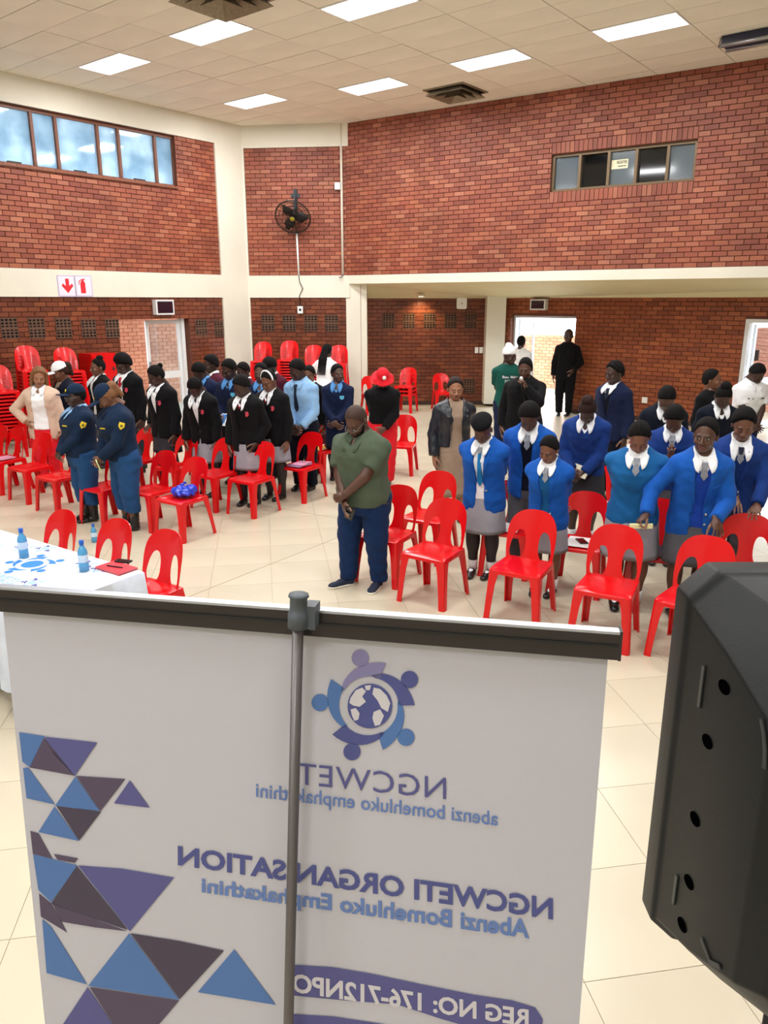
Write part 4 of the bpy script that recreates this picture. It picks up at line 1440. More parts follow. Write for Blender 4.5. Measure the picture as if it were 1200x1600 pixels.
# ------------------------------------------------------------------ red plastic chairs
def build_chair_meshes():
    W2 = .205
    def outline():
        pts = []
        for k in range(25):
            t = math.pi * k / 24
            cx, cy = math.cos(t), math.sin(t)
            e = 2 / 2.7
            pts.append((W2 * math.copysign(abs(cx) ** e, cx), .20 + .22 * abs(cy) ** e))
        pts += [(-W2 * .985, .10), (-W2 * .93, -.012), (-.09, -.012), (.09, -.012), (W2 * .93, -.012), (W2 * .985, .10)]
        return pts
    def hole(sx):
        pts = []
        for k in range(22):
            t = 2 * math.pi * k / 22
            c, s_ = math.cos(t), math.sin(t)
            v = .130 + .119 * math.copysign(abs(s_) ** .85, s_)
            w = .058 * (1.0 - .16 * (v - .13) / .119)
            x0 = .112 - .010 * (v - .13) / .119
            pts.append((sx * (x0 + w * math.copysign(abs(c) ** .8, c)), v))
        return pts
    def fmap(u, v):
        t = max(v, 0) / .42
        return Vector((u * (1 - .02 * t), .168 + .085 * t + .015 * t * t - (1.15 - .25 * t) * u * u, .415 + v * .97))
    v, f = plate(outline(), [hole(1), hole(-1)], .034, fmap, .007, lambda x, y: Vector((0, -1, .15)))
    back = mesh_from('backrest', v, f)
    # seat: dished top, rounded front, apron
    rings = []
    def rrect(w, d0, d1, r, n=6):
        pts = []
        for (cx, cy, a0) in ((w - r, d1 - r, 0), (-w + r, d1 - r, 90), (-w + r, d0 + r, 180), (w - r, d0 + r, 270)):
            for k in range(n + 1):
                a = math.radians(a0 + 90 * k / n)
                tp = 1 - .05 * (cy > 0)
                pts.append(((cx + r * math.cos(a)) * tp, cy + r * math.sin(a)))
        return pts
    vs, fs = [], []
    spec = [(1.0, .392, 0), (1.0, .418, 0), (.985, .430, 0), (.93, .4335, 0), (.6, .424, 0), (.3, .420, 0), (0.02, .419, 0)]
    base = rrect(.208, -.205, .195, .055)
    n = len(base)
    for (sc_, z, _) in spec:
        for (x, y) in base:
            zz = z - (.012 if (y < -.17 and sc_ > .9 and z > .4) else 0)
            vs.append((x * sc_, y * sc_, zz))
    for i in range(len(spec) - 1):
        for k in range(n):
            fs.append((i * n + k, i * n + (k + 1) % n, (i + 1) * n + (k + 1) % n, (i + 1) * n + k))
    fs.append(tuple((len(spec) - 1) * n + k for k in range(n)))
    k0 = len(vs)                                     # inside of the apron
    for (x, y) in base: vs.append((x * .975, y * .975, .392))
    for (x, y) in base: vs.append((x * .975, y * .975, .412))
    for k in range(n):
        fs.append((k, k0 + k, k0 + (k + 1) % n, (k + 1) % n))
        fs.append((k0 + k, k0 + n + k, k0 + n + (k + 1) % n, k0 + (k + 1) % n))
    fs.append(tuple(k0 + n + k for k in range(n - 1, -1, -1)))
    seat = mesh_from('seat', vs, fs)
    def leg(x0, y0, x1, y1, w0, w1, z0, sx, sy):
        """angle-section leg, open to the inside"""
        vs, fs = [], []
        rows = [(0, w1), (.16, w1 * 1.08), (.30, (w0 + w1) / 2), (.375, w0), (z0, w0 * 1.22)]
        th = .011
        for (z, w) in rows:
            t = z / z0
            x, y = x1 + (x0 - x1) * t, y1 + (y0 - y1) * t
            c = .016
            poly = [(0, -w), (0, -c), (-c * .3, -c * .3), (-c, 0), (-w, 0), (-w, -th), (-c - th * .4, -th), (-th, -c - th * .4), (-th, -w)]
            for (a, b) in poly: vs.append((x + sx * a, y + sy * b, z))
        n = 9
        for i in range(len(rows) - 1):
            for k in range(n):
                q = (i * n + k, i * n + (k + 1) % n, (i + 1) * n + (k + 1) % n, (i + 1) * n + k)
                fs.append(q if sx * sy > 0 else q[::-1])
        fs.append(tuple(range(n))); fs.append(tuple((len(rows) - 1) * n + k for k in range(n)))
        me = mesh_from('leg', vs, fs)
        bm = bmesh.new(); bm.from_mesh(me); bmesh.ops.recalc_face_normals(bm, faces=bm.faces[:]); bm.to_mesh(me); bm.free()
        return me
    legs = [leg(.206, -.203, .232, -.235, .076, .052, .418, 1, -1), leg(-.206, -.203, -.232, -.235, .076, .052, .418, -1, -1),
            leg(.196, .190, .222, .262, .074, .048, .43, 1, 1), leg(-.196, .190, -.222, .262, .074, .048, .43, -1, 1)]
    for me in [back, seat] + legs: me.materials.append(M_RED)
    shade(back); shade(seat)
    for me in (back, seat):
        try: me.set_sharp_from_angle(angle=math.radians(42))
        except Exception: pass
    return back, seat, legs
CH_BACK, CH_SEAT, CH_LEGS = build_chair_meshes()
def chair(loc, yaw, label, group=None, z=0.0, tilt=0.0):
    t = empty('plastic_chair', (loc[0], loc[1], z), math.radians(yaw), label, 'chair', group)
    if tilt: t.rotation_euler = (tilt, 0, math.radians(yaw))
    for nm, me in (('seat', CH_SEAT), ('backrest', CH_BACK)) + tuple(('leg', l) for l in CH_LEGS):
        o = bpy.data.objects.new(nm, me); COL.objects.link(o); o.parent = t
    return t
def chair_at(px, py, yaw, label, group=None, zt=.82):
    """put the middle of the backrest's top edge on a pixel"""
    p = on_z(px, py, zt)
    off = Matrix.Rotation(math.radians(yaw), 3, 'Z') @ Vector((0, .262, 0))
    return chair((p.x - off.x, p.y - off.y), yaw, label, group)
RB = 'red chairs on the right side of the hall'; LB = 'red chairs on the left side of the hall'
CY = -34
CHAIRS = {}
for key, px, py, yw, lb in (
    ('C1', 629, 758, -31, 'red plastic chair directly behind the man in the green polo shirt'),
    ('C2', 690, 736, -30, 'empty red plastic chair left of the girl with a loose blue tie, back of two'),
    ('C3', 703, 779, -33, 'empty red plastic chair in front of the girl with a loose blue tie'),
    ('C4', 838, 797, -30, 'empty red plastic chair in front of the girl in blazer and blue sweater'),
    ('C5', 968, 820, -28, 'red plastic chair with a hand holding a paper on its back'),
    ('C6', 1112, 838, -40, 'red plastic chair half hidden behind the loudspeaker'),
    ('C7', 806, 750, -20, 'red plastic chair with a white paper on its seat, behind the loose-tied girl'),
    ('C8', 919, 768, -24, 'red plastic chair with a phone and paper, between the two foremost girls'),
    ('C9', 1034, 779, -24, 'red plastic chair with a dark notebook on its seat'),
    ('C10', 1172, 803, -26, 'red plastic chair under both hands of the boy at the right edge'),
    ('C11', 948, 672, -30, 'red chair barely showing behind the girl with a hair bun'),
    ('C13', 1010, 678, -30, 'red chair barely showing between the boys in navy blazers'),
    ('C12', 633, 648, -14, 'single red plastic chair behind the shoulder of the green polo man')):
    CHAIRS[key] = chair_at(px, py, yw, lb, RB)
for key, px, py, yw, lb in (
    ('L1', 4, 664, CY, 'red plastic chair cut off by the left edge of the photograph'),
    ('L2', 30, 667, CY, 'red chair with papers on its seat near the left edge'),
    ('L3', 72, 676, CY, 'red chair in front of the woman in red trousers'),
    ('L4', 118, 687, CY, 'red chair half hidden behind the police officer in glasses'),
    ('L5', 190, 700, CY, 'red chair between the two police officers'),
    ('L6', 233, 668, CY, 'red chair under the hand of the girl by the open door'),
    ('L7', 262, 704, CY, 'red chair just right of the second police officer, in the middle row'),
    ('L8', 297, 676, CY, 'red chair in front of the girl with a bowed head and wide white collar'),
    ('L9', 310, 714, CY, 'red chair with a shiny blue bag on its seat'),
    ('L10', 357, 684, CY, 'red chair before the schoolgirl with her left arm bent across'),
    ('L11', 415, 690, CY, 'empty red chair before the schoolgirl with the white headband'),
    ('L12', 490, 675, CY, 'red chair with books on its seat, right of the white headband girl'),
    ('L13', 518, 655, CY, 'red chair with a yellow book, next to the girl looking aside'),
    ('L14', 345, 650, CY, 'red chair glimpsed behind the row of black blazers')):
    CHAIRS[key] = chair_at(px, py, yw, lb, LB)
for key, px, py, lb in (('T1', 104, 797, 'red chair at the table, farthest left'), ('T2', 188, 811, 'red chair at the middle of the table, behind the water bottles'), ('T3', 265, 828, 'red chair at the right end of the table')):
    CHAIRS[key] = chair_at(px, py, -34, lb, 'red chairs behind the printed tablecloth')
# stacks
def stack(px, py, d, n, yaw, where, group, dz=.058, lean=.0):
    top = at_dist(px, py, d)
    z0 = top.z - .82
    n = max(2, int(round(z0 / dz)) + 1)
    dz = z0 / (n - 1)
    off = Matrix.Rotation(math.radians(yaw), 3, 'Z') @ Vector((0, .262, 0))
    fw = Matrix.Rotation(math.radians(yaw), 3, 'Z') @ Vector((0, -1, 0))
    for i in range(n):
        q = Vector((top.x - off.x, top.y - off.y, 0)) + fw * (.006 * (i - n + 1))
        lb = ('topmost red chair of the %s' if i == n - 1 else 'red chair inside the %s') % where
        chair(q, yaw, lb, group, z=i * dz)
CS = 'red chairs stacked in the far corner'; LS = 'red chairs stacked along the left wall'
stack(412, 534, 17.2, 13, -5, 'stack left of all in the far corner', CS)
stack(453, 532, 17.2, 13, -5, 'second stack from the left in the far corner', CS)
stack(491, 539, 17.2, 13, -5, 'third stack in the far corner', CS)
stack(530, 539, 17.2, 13, -5, 'stack beside the cream column, where a woman bends', CS)
stack(38, 540, 13.3, 13, 40, 'stack near the left wall behind the beige blazer', LS)
stack(98, 543, 13.9, 13, 40, 'stack next to the red cabinet', LS)
stack(-8, 570, 12.3, 13, 40, 'stack cut off by the left edge', LS)
stack(640, 574, 17.5, 4, -22, 'low stack against the brick wall', 'red chairs by the right brick wall', dz=.07)
stack(576, 588, 17.2, 2, 20, 'pair beside the cream column', 'red chairs by the right brick wall', dz=.07)
stack(688, 585, 17.9, 2, 10, 'pair behind the woman in the leather jacket', 'red chairs by the right brick wall', dz=.07)

# red cabinet by the left wall
_cs = wall_sz(141, 600, L0, dL, nL)[0]
t = empty('cabinet', L0 + dL * _cs + nL * .34, math.atan2(nL.y, nL.x) + math.pi / 2, 'red metal cabinet beside the stacked chairs', 'cabinet')
MB().box((-.25, -.22, .03), (.25, .22, 1.5)).build('body', M_RED, t)
d_ = MB().box((-.235, -.235, .06), (.235, -.221, 1.46)).build('door', M_RED, t)
MB().box((.16, -.25, 1.18), (.2, -.236, 1.24)).build('handle', M_DARK, d_)
MB().box((-.24, -.21, 0), (.24, .21, .029)).build('plinth', M_DARK, t)

# ------------------------------------------------------------------ table with printed cloth
TA = math.radians(-34)
tx, ty = Vector((-math.cos(TA), -math.sin(TA), 0)), Vector((math.sin(TA), -math.cos(TA), 0))    # along to the left, towards the viewer
TP = on_z(221, 891, .755)
TW, TD = 2.0, .78
tbl = empty('table', (TP.x, TP.y, 0), 0, 'long folding table under a white printed cloth', 'table')
Mt = Matrix((tx, ty, Vector((0, 0, 1)))).transposed().to_4x4()
tbl.matrix_local = Matrix.Translation((TP.x, TP.y, 0)) @ Mt
MB().box((.01, .01, .70), (TW - .01, TD - .01, .74)).build('tabletop', M_WHITE, tbl)
for lx in (.2, TW - .2):
    for ly in (.1, TD - .1):
        MB().tube([(lx, ly, 0), (lx, ly, .70)], .016, 10).build('leg', M_STEEL, tbl)
M_CLOTHW = cloth('tablecloth', (206, 214, 228), .7, (60, .12))
cl = empty('tablecloth', (TP.x, TP.y, 0), 0, 'white tablecloth printed with blue emblems', 'tablecloth')
cl.matrix_local = Matrix.Translation((TP.x, TP.y, 0)) @ Mt
vs, fs = [], []
per = []
NU, NV = 28, 12
loop = [(TW * k / NU, 0) for k in range(NU)] + [(TW, TD * k / NV) for k in range(NV)] + [(TW - TW * k / NU, TD) for k in range(NU)] + [(0, TD - TD * k / NV) for k in range(NV)]
n = len(loop)
for r_, (z, o_) in enumerate(((.748, -.03), (.748, 0), (.74, .012), (.6, .02), (.4, .03), (.2, .04))):
    for k, (u, v) in enumerate(loop):
        du = 1 if u > TW - .001 else (-1 if u < .001 else 0); dv = 1 if v > TD - .001 else (-1 if v < .001 else 0)
        w = math.sin(k * .9) * .018 * max(0, r_ - 2)
        vs.append((u + du * (o_ + w), v + dv * (o_ + w), z))
for r_ in range(5):
    for k in range(n): fs.append((r_ * n + k, r_ * n + (k + 1) % n, (r_ + 1) * n + (k + 1) % n, (r_ + 1) * n + k))
fs.append(tuple(range(n)))
me = mesh_from('cloth', vs, fs); shade(me)
bm = bmesh.new(); bm.from_mesh(me); bmesh.ops.recalc_face_normals(bm, faces=bm.faces[:]); bm.to_mesh(me); bm.free()
try: me.set_sharp_from_angle(angle=math.radians(50))
except Exception: pass
link('cloth', me, M_CLOTHW, cl)
M_PRINT = mat('print_blue', srgb(44, 124, 206), .7); M_PRINT2 = mat('print_pale_blue', srgb(150, 186, 232), .7); M_PRINT3 = mat('print_indigo', srgb(52, 66, 150), .7)
def arc_poly(cx, cy, r0, r1, a0, a1, n=10, taper=1.0):
    out, inn = [], []
    for k in range(n + 1):
        t_ = k / n; a = math.radians(a0 + (a1 - a0) * t_)
        ro = r1 + (r0 - r1) * (1 - taper) * t_
        ro = r0 + (r1 - r0) * (1 - t_ * (1 - taper))
        out.append((cx + ro * math.cos(a), cy + ro * math.sin(a))); inn.append((cx + r0 * math.cos(a), cy + r0 * math.sin(a)))
    return out + inn[::-1]
def circ(cx, cy, r, n=20): return [(cx + r * math.cos(2 * math.pi * k / n), cy + r * math.sin(2 * math.pi * k / n)) for k in range(n)]
def cloth_print(u, v, r, m_a, m_b, simple=False):
    """five figures round a globe, lying on the cloth"""
    mb, mc = MB(), MB()
    def put(b, poly):
        vv, ff = plate(poly, [], 0, lambda x, y: Vector((x, y, .7488)), .0004, Vector((0, 0, 1))); b.add(vv, ff)
    for k in range(5):
        b = mb if k % 2 else mc
        put(b, arc_poly(u, v, r * .62, r * .92, 72 * k, 72 * k + 62, 8, .1)); put(b, circ(u + r * 1.02 * math.cos(math.radians(72 * k + 22)), v + r * 1.02 * math.sin(math.radians(72 * k + 22)), r * .17, 12))
    put(mb, circ(u, v, r * .42, 16))
    mb.build('emblem_print', m_a, cl); mc.build('emblem_print', m_b, cl)
cloth_print(.72, .32, .17, M_PRINT, M_PRINT)
for (u, v) in ((.14, .60), (.25, .12), (.42, .12), (.40, .52), (1.1, .15), (1.2, .55), (.75, .66), (1.5, .35), (.95, .08)):
    cloth_print(u, v, .065, M_PRINT2, M_PRINT3)

def cloth_text(txt, u, v, w, h, m):
    uv, ff = text_mesh(txt, .02)
    link('lettering_print', mesh_from('lettering_print', [(u - w * a, v + h * (1 - b), .7489) for a, b in uv], ff), m, cl)
cloth_text('NGCWETI', .95, .53, .46, .075, M_PRINT2); cloth_text('NGCWETI ORGANISATION', .62, .60, .5, .03, M_PRINT2); cloth_text('NGCWETI ORGANISATION', 1.75, .2, .5, .03, M_PRINT2)
# things on the table
M_BOTTLE = mat('blue_bottle', srgb(96, 176, 226), .12, trans=.35, spec=.6); M_CAPB = mat('blue_cap', srgb(28, 92, 190), .35); M_LABELP = mat('bottle_label', srgb(200, 220, 240), .6)
def bottle(loc, h, label, grp='small blue water bottles'):
    t = empty('water_bottle', loc, random.random() * 6, label, 'bottle', grp)
    k = h / .2
    MB().lathe([(r * k, z * k) for r, z in ((.024, 0), (.030, .004), (.030, .05), (.0285, .055), (.030, .06), (.030, .115), (.027, .135), (.016, .158), (.012, .165), (.012, .178))], 20).build('body', M_BOTTLE, t, True)
    MB().lathe([(r * k, z * k) for r, z in ((.0135, .172), (.0145, .175), (.0145, .198), (.013, .2))], 16).build('cap', M_CAPB, t, True)
    MB().lathe([(.0306 * k, .062 * k), (.0308 * k, .063 * k), (.0308 * k, .108 * k), (.0306 * k, .109 * k)], 20).build('wrapper', M_LABELP, t, True)
    return t
bottle(on_z(38, 871, .749), .21, 'blue water bottle on the tablecloth, by the large blue emblem')
bottle(on_z(132, 892, .749), .21, 'blue water bottle on the tablecloth, next to the red notebook')
bottle(on_z(148, 847, 0), .2, 'blue water bottle standing on the floor behind the table')
nb = on_z(182, 889, .7492)
t = empty('notebook', nb, TA, 'red notebook lying on the corner of the tablecloth', 'notebook')
MB().box((-.125, -.075, 0), (.125, .075, .004)).build('cover', mat('notebook_red', srgb(206, 34, 52), .5), t)
MB().box((-.12, -.07, .0041), (.12, .07, .010)).build('pages', M_WHITE, t)
MB().box((-.125, -.075, .0101), (.125, .075, .0125)).build('cover', MATS['notebook_red'], t)
p = MB().tube([(-.07, -.02, .017), (.05, .01, .017)], .0045, 8); o = p.build('pen', M_BLACK); o.matrix_local = Matrix.Translation(nb) @ RZ(TA); tag(o, 'black pen lying on the red notebook', 'pen')
t = empty('phone', on_z(193, 878, .7615), TA + .3, 'small black phone resting on the red notebook', 'phone')
MB().box((-.055, -.022, .0), (.055, .022, .012)).build('case', M_BLACK, t); MB().box((-.05, -.018, .0121), (.05, .018, .0128)).build('screen', M_GLASS_D, t)

# papers, books and a bag on chairs
def on_seat(key, dx=0, dy=0, z=.436):
    c = CHAIRS[key]
    R_ = Matrix.Rotation(c.rotation_euler.z, 3, 'Z')
    v = R_ @ Vector((dx, dy, 0))
    return Vector((c.location.x + v.x, c.location.y + v.y, z)), c.rotation_euler.z
def book(key, w, d, h, m, label, dx=0, dy=-.03, rz=0.0, cat='book', name='book', extra=None):
    p, r = on_seat(key, dx, dy)
    t = empty(name, p, r + rz, label, cat)
    if name == 'paper':
        MB().box((-w / 2, -d / 2, 0), (w / 2, d / 2, h)).build('sheet', m, t)
        MB().box((-w / 2 + .01, -d / 2 + .02, h + .0002), (w / 2 - .03, d / 2 - .01, h + .0012)).build('sheet', m, t)
    else:
        MB().box((-w / 2, -d / 2, 0), (w / 2, d / 2, .003)).build('cover', m, t)
        MB().box((-w / 2 + .003, -d / 2 + .004, .0031), (w / 2 - .004, d / 2 - .004, h - .0031)).build('pages', M_WHITE, t)
        MB().box((-w / 2, -d / 2, h - .003), (w / 2, d / 2, h)).build('cover', m, t)
    return t
M_BOOKD = mat('book_dark', srgb(32, 34, 52), .5); M_BOOKP = mat('book_purple', srgb(132, 92, 150), .5); M_BOOKY = mat('book_yellow', srgb(236, 190, 70), .5); M_BOOKM = mat('book_pink', srgb(214, 150, 180), .5)
book('C7', .21, .29, .002, M_WHITE, 'white paper on the chair behind the loose-tied girl', cat='paper', name='paper')
book('C8', .21, .29, .002, M_WHITE, 'white paper on the chair between the two foremost girls', cat='paper', name='paper')
p, r = on_seat('C8', .02, -.02, .4395); t = empty('phone', p, r + .5, 'black phone on the paper between the foremost girls', 'phone'); MB().box((-.035, -.07, 0), (.035, .07, .009)).build('case', M_BLACK, t); MB().box((-.032, -.066, .0091), (.032, .066, .0096)).build('screen', M_GLASS_D, t)
book('C9', .2, .27, .012, M_BOOKD, 'dark notebook on a chair beside the girl reaching sideways', rz=.3)
book('L12', .2, .27, .015, M_BOOKP, 'purple book on the chair right of the headband girl'); _t = book('L12', .17, .24, .012, M_BOOKM, 'pink exercise book lying on the purple book', dx=.015, dy=-.01, rz=.2); _t.location.z += .0155
book('L13', .19, .26, .02, M_BOOKY, 'yellow book on the chair beside the girl looking aside')
book('L2', .2, .27, .012, M_BOOKM, 'pale notebook on a chair at the far left')
p, r = on_seat('L9', 0, .02)
def bag_fn(P):
    d = ell(P, (0, 0, .05), (.15, .11, .055)); d = smin(d, ell(P, (.08, .03, .075), (.06, .06, .05)), .04); d = smin(d, cone(P, (-.05, -.02, .08), (-.01, .03, .13), .025, .012), .03)
    return np.maximum(d + .012 * np.sin(P[:, 0] * 70 + 2 * np.sin(P[:, 1] * 40)) * np.sin(P[:, 1] * 55 + P[:, 2] * 60), .002 - P[:, 2])
v_, q_ = nets(bag_fn, (-.2, -.16, -.01), (.2, .16, .18), .008)
o = link('plastic_bag', np_mesh('plastic_bag', v_, q_), mat('shiny_blue_plastic', srgb(20, 60, 200), .18, coat=.4)); o.location = p; o.rotation_euler = (0, 0, r); tag(o, 'shiny blue plastic bag crumpled on a red chair', 'bag')
# ------------------------------------------------------------------ roll-up banner seen from behind
BL = on_z(-14, 927, 1.985); BR = on_z(966, 1000, 1.985)
bx = (BR - BL).normalized()
bn0 = Vector((bx.y, -bx.x, 0)); bn0 = bn0 if bn0.y < 0 else -bn0          # towards the viewer
lean_ = math.radians(3.4)
bdown = (Vector((0, 0, -1)) * math.cos(lean_) + bn0 * math.sin(lean_)).normalized()
bn = bx.cross(bdown); bn = bn if bn.y < 0 else -bn
BWID = (BR - BL).length
ban = empty('roll_up_banner', (BL + BR) / 2 + Vector((0, 0, -1.985)), 0, 'white roll-up banner with blue triangles and mirrored lettering, seen from behind', 'banner')
INV = Matrix.Translation(-((BL + BR) / 2 + Vector((0, 0, -1.985))))
def bpx(x, y, off=0.0):
    p = on_plane(x, y, BL, bn)
    return INV @ (p + bn * off)
M_BANNER = mat('banner_fabric', srgb(200, 200, 211), .75, bump=(700, .08))
M_BAR = mat('banner_bar', srgb(64, 60, 60), .35, metal=.6); M_BARL = mat('bar_edge', srgb(190, 196, 206), .3, metal=.7)
LEN_ = (1.985 - .09) / math.cos(lean_)
e0, e1 = .018, BWID - .012
def bpt(u, v, off=0.0): return INV @ (BL + bx * u + bdown * v + bn * off)
vs, fs = [], []
nu, nv = 24, 40
for i in range(nv + 1):
    for j in range(nu + 1):
        u = e0 + (e1 - e0) * j / nu; v = .01 + (LEN_ - .02) * i / nv
        vs.append(bpt(u, v, -.0010))
for i in range(nv):
    for j in range(nu): fs.append((i * (nu + 1) + j, (i + 1) * (nu + 1) + j, (i + 1) * (nu + 1) + j + 1, i * (nu + 1) + j + 1))
o = link('fabric', mesh_from('fabric', vs, fs), M_BANNER, ban)
md = o.modifiers.new('thickness', 'SOLIDIFY'); md.thickness = .0008
# top bar: hollow clamp profile with a bright front lip
Mb = Matrix((bx, bn, -bdown)).transposed().to_4x4(); Mb.translation = INV @ BL
bb = MB(); bb.box((0, -.012, -.026), (BWID, .012, .012), Mb); bb.build('top_bar', M_BAR, ban)
MB().box((0, -.006, .0121), (BWID, .012, .016), Mb).build('bar_edge', M_BARL, ban)
MB().box((0, .0121, -.006), (BWID, .0150, -.003), Mb).build('bar_groove', M_BLACK, ban)
MB().box((BWID, -.013, -.027), (BWID + .004, .0125, .017), Mb).build('end_cap', M_DARK, ban)
MB().box((-.004, -.013, -.027), (0, .0125, .017), Mb).build('end_cap', M_DARK, ban)
# pole and its clamp
pt = on_plane(466, 962, BL + bn * .035, bn); pb = on_plane(451, 1590, BL + bn * .035, bn)
dirp = (pb - pt).normalized(); Lp = (pt.z - .1) / -dirp.z
M_POLE = mat('pole_grey', srgb(104, 100, 100), .35, metal=.5); M_CLAMP = mat('clamp_plastic', srgb(78, 86, 92), .5)
MB().tube([INV @ (pt - dirp * .02), INV @ (pt + dirp * Lp)], .0085, 14).build('pole', M_POLE, ban, True)
cl_ = MB().tube([INV @ (pt + dirp * .018), INV @ (pt - dirp * .004), INV @ (pt - dirp * .006), INV @ (pt - dirp * .028), INV @ (pt - dirp * .03), INV @ (pt - dirp * .034)], [.0155, .0155, .013, .013, .0155, .0145], 16).build('clamp', M_CLAMP, ban, True)
hk = MB().box((.008, -.008, -.022), (.026, .022, .014), Matrix.Translation(INV @ (pt - dirp * .002)) @ Matrix((bx, bn, -bdown)).transposed().to_4x4() @ Matrix.Translation((0, -.02, 0))); hk.build('hook', M_CLAMP, ban)
# base cassette and feet
bc = INV @ (BL + bdown * LEN_)
Mc = Matrix((bx, bn0, Vector((0, 0, 1)))).transposed().to_4x4(); Mc.translation = Vector((bc.x, bc.y, 0))
bs = MB(); bs.box((-.02, -.06, .02), (BWID + .02, .06, .11), Mc); bs.build('base', M_BARL, ban)
for u in (.12, BWID - .16): MB().box((u, -.18, 0), (u + .05, .18, .02), Mc).build('foot', M_BAR, ban)
# print
PR = {'blue': mat('banner_blue', srgb(84, 122, 184), .75), 'indigo': mat('banner_indigo', srgb(92, 92, 150), .75), 'plum': mat('banner_plum', srgb(88, 76, 100), .75), 'dark': mat('banner_dark', srgb(74, 66, 86), .75), 'navy': mat('banner_navy', srgb(82, 88, 150), .75), 'lilac': mat('banner_lilac', srgb(140, 136, 184), .75), 'white': mat('banner_white', srgb(214, 212, 220), .75), 'text_blue': mat('banner_text_blue', srgb(104, 132, 194), .75)}
def bprint(name, poly, m, off=.0004):
    v, f = plate(poly, [], 0, lambda x, y: bpx(x, y, off), 0)
    return link(name, mesh_from(name, v, f), m, ban)
EL = lambda y: 5 + (y - 945) * 75 / 655 + 2        # left edge of the fabric
for col, poly in (
    ('blue', [(EL(1145), 1144), (70, 1150), (47, 1199), (EL(1190), 1190)]), ('indigo', [(70, 1151), (152, 1160), (117, 1212), (80, 1175)]), ('plum', [(69, 1152), (117, 1212), (46, 1199)]),
    ('blue', [(44, 1199), (86, 1257), (EL(1247), 1247), (EL(1200), 1200)]), ('blue', [(118, 1213), (156, 1267), (86, 1259)]), ('plum', [(119, 1212), (196, 1217), (157, 1267)]), ('indigo', [(203, 1219), (234, 1262), (178, 1255)]),
    ('blue', [(85, 1260), (124, 1314), (60, 1300)]), ('dark', [(88, 1259), (158, 1268), (124, 1313)]), ('plum', [(EL(1298), 1298), (60, 1302), (82, 1342), (EL(1334), 1334)]), ('plum', [(84, 1334), (122, 1341), (117, 1348), (90, 1343)]),
    ('blue', [(EL(1335), 1334), (121, 1352), (80, 1410), (60, 1390)]), ('dark', [(120, 1353), (200, 1453), (80, 1412)]), ('plum', [(82, 1411), (199, 1455), (150, 1449), (96, 1440)]), ('indigo', [(122, 1352), (190, 1357), (272, 1371), (203, 1455)]),
    ('plum', [(61, 1396), (80, 1412), (105, 1457), (64, 1432)]), ('blue', [(66, 1436), (80, 1448), (136, 1538), (EL(1520), 1520)]), ('blue', [(202, 1458), (280, 1562), (138, 1540)]), ('dark', [(204, 1458), (280, 1470), (350, 1485), (281, 1561)]),
    ('blue', [(366, 1483), (431, 1570), (309, 1550)]), ('plum', [(140, 1542), (280, 1563), (232, 1620), (190, 1620)]), ('indigo', [(137, 1542), (188, 1618), (84, 1622)])):
    bprint('triangle_print', poly, PR[col])
LX, LY = 576, 1103
for k, (ha, col) in enumerate(((100, 'lilac'), (33, 'navy'), (-40, 'blue'), (-110, 'navy'), (176, 'blue'))):
    sgn = 1
    hx, hy = LX + 76 * math.cos(math.radians(ha)), LY - 76 * math.sin(math.radians(ha))
    bprint('emblem_figure', circ(hx, hy, 13.5, 22), PR[col])
    poly = []
    out, inn = [], []
    for i in range(13):
        t_ = i / 12
        a = math.radians(ha - 32 + 84 * t_)
        ro = 48 + 24 * (1 - t_) ** .8; ri = 47 - 2 * t_
        out.append((LX + ro * math.cos(a), LY - ro * math.sin(a))); inn.append((LX + ri * math.cos(a), LY - ri * math.sin(a)))
    bprint('emblem_figure', out + inn[::-1][1:], PR[col])
bprint('globe_print', circ(578, 1103, 35, 30), PR['navy'])
for poly in ([(548, 1090), (556, 1078), (566, 1074), (572, 1080), (566, 1088), (572, 1096), (562, 1104), (552, 1102), (546, 1098)], [(548, 1108), (556, 1106), (562, 1114), (560, 1124), (554, 1126), (550, 1118)], [(584, 1074), (594, 1076), (604, 1086), (610, 1098), (606, 1112), (596, 1106), (590, 1094), (582, 1084)], [(584, 1112), (594, 1108), (600, 1118), (594, 1132), (586, 1134), (582, 1122)], [(570, 1071), (580, 1070), (578, 1078), (572, 1078)]):
    bprint('globe_land', poly, PR['white'], .0008)
def btext(txt, right, left, m, bold=.0, space=1.0, off=.0006, name='lettering'):
    """mirrored line of text: right = (x, ytop, ybottom) of its first letter, left of its last"""
    uv, f = text_mesh(txt, bold, space)
    vs = []
    for (u, v) in uv:
        x = right[0] + (left[0] - right[0]) * u
        yt = right[1] + (left[1] - right[1]) * u; yb = right[2] + (left[2] - right[2]) * u
        vs.append(bpx(x, yb + (yt - yb) * v, off))
    return link(name, mesh_from(name, vs, f), m, ban)
btext('NGCWETI', (697, 1215, 1249), (453, 1190, 1224), PR['indigo'], .0, 1.05)
btext('abenzi bomehluko emphakathini', (778, 1268, 1297), (400, 1223, 1252), PR['text_blue'], .012)
btext('NGCWETI ORGANISATION', (864, 1403, 1437), (278, 1321, 1352), PR['navy'], .032)
btext('Abenzi Bomehluko Emphakathini', (827, 1437, 1475), (315, 1371, 1401), PR['text_blue'], .03)
bprint('band_print', [(456, 1507), (520, 1511), (580, 1521), (660, 1538), (740, 1554), (800, 1563), (836, 1574), (848, 1592), (846, 1625), (760, 1612), (690, 1592), (620, 1569), (540, 1563), (456, 1555)], PR['indigo'])
btext('REG NO: 176-712NPO', (826, 1576, 1604), (457, 1519, 1550), PR['white'], .03, 1.0, .0010)
bprint('band_print', [(455, 1584), (520, 1588), (600, 1600), (640, 1616), (455, 1625)], PR['indigo'])

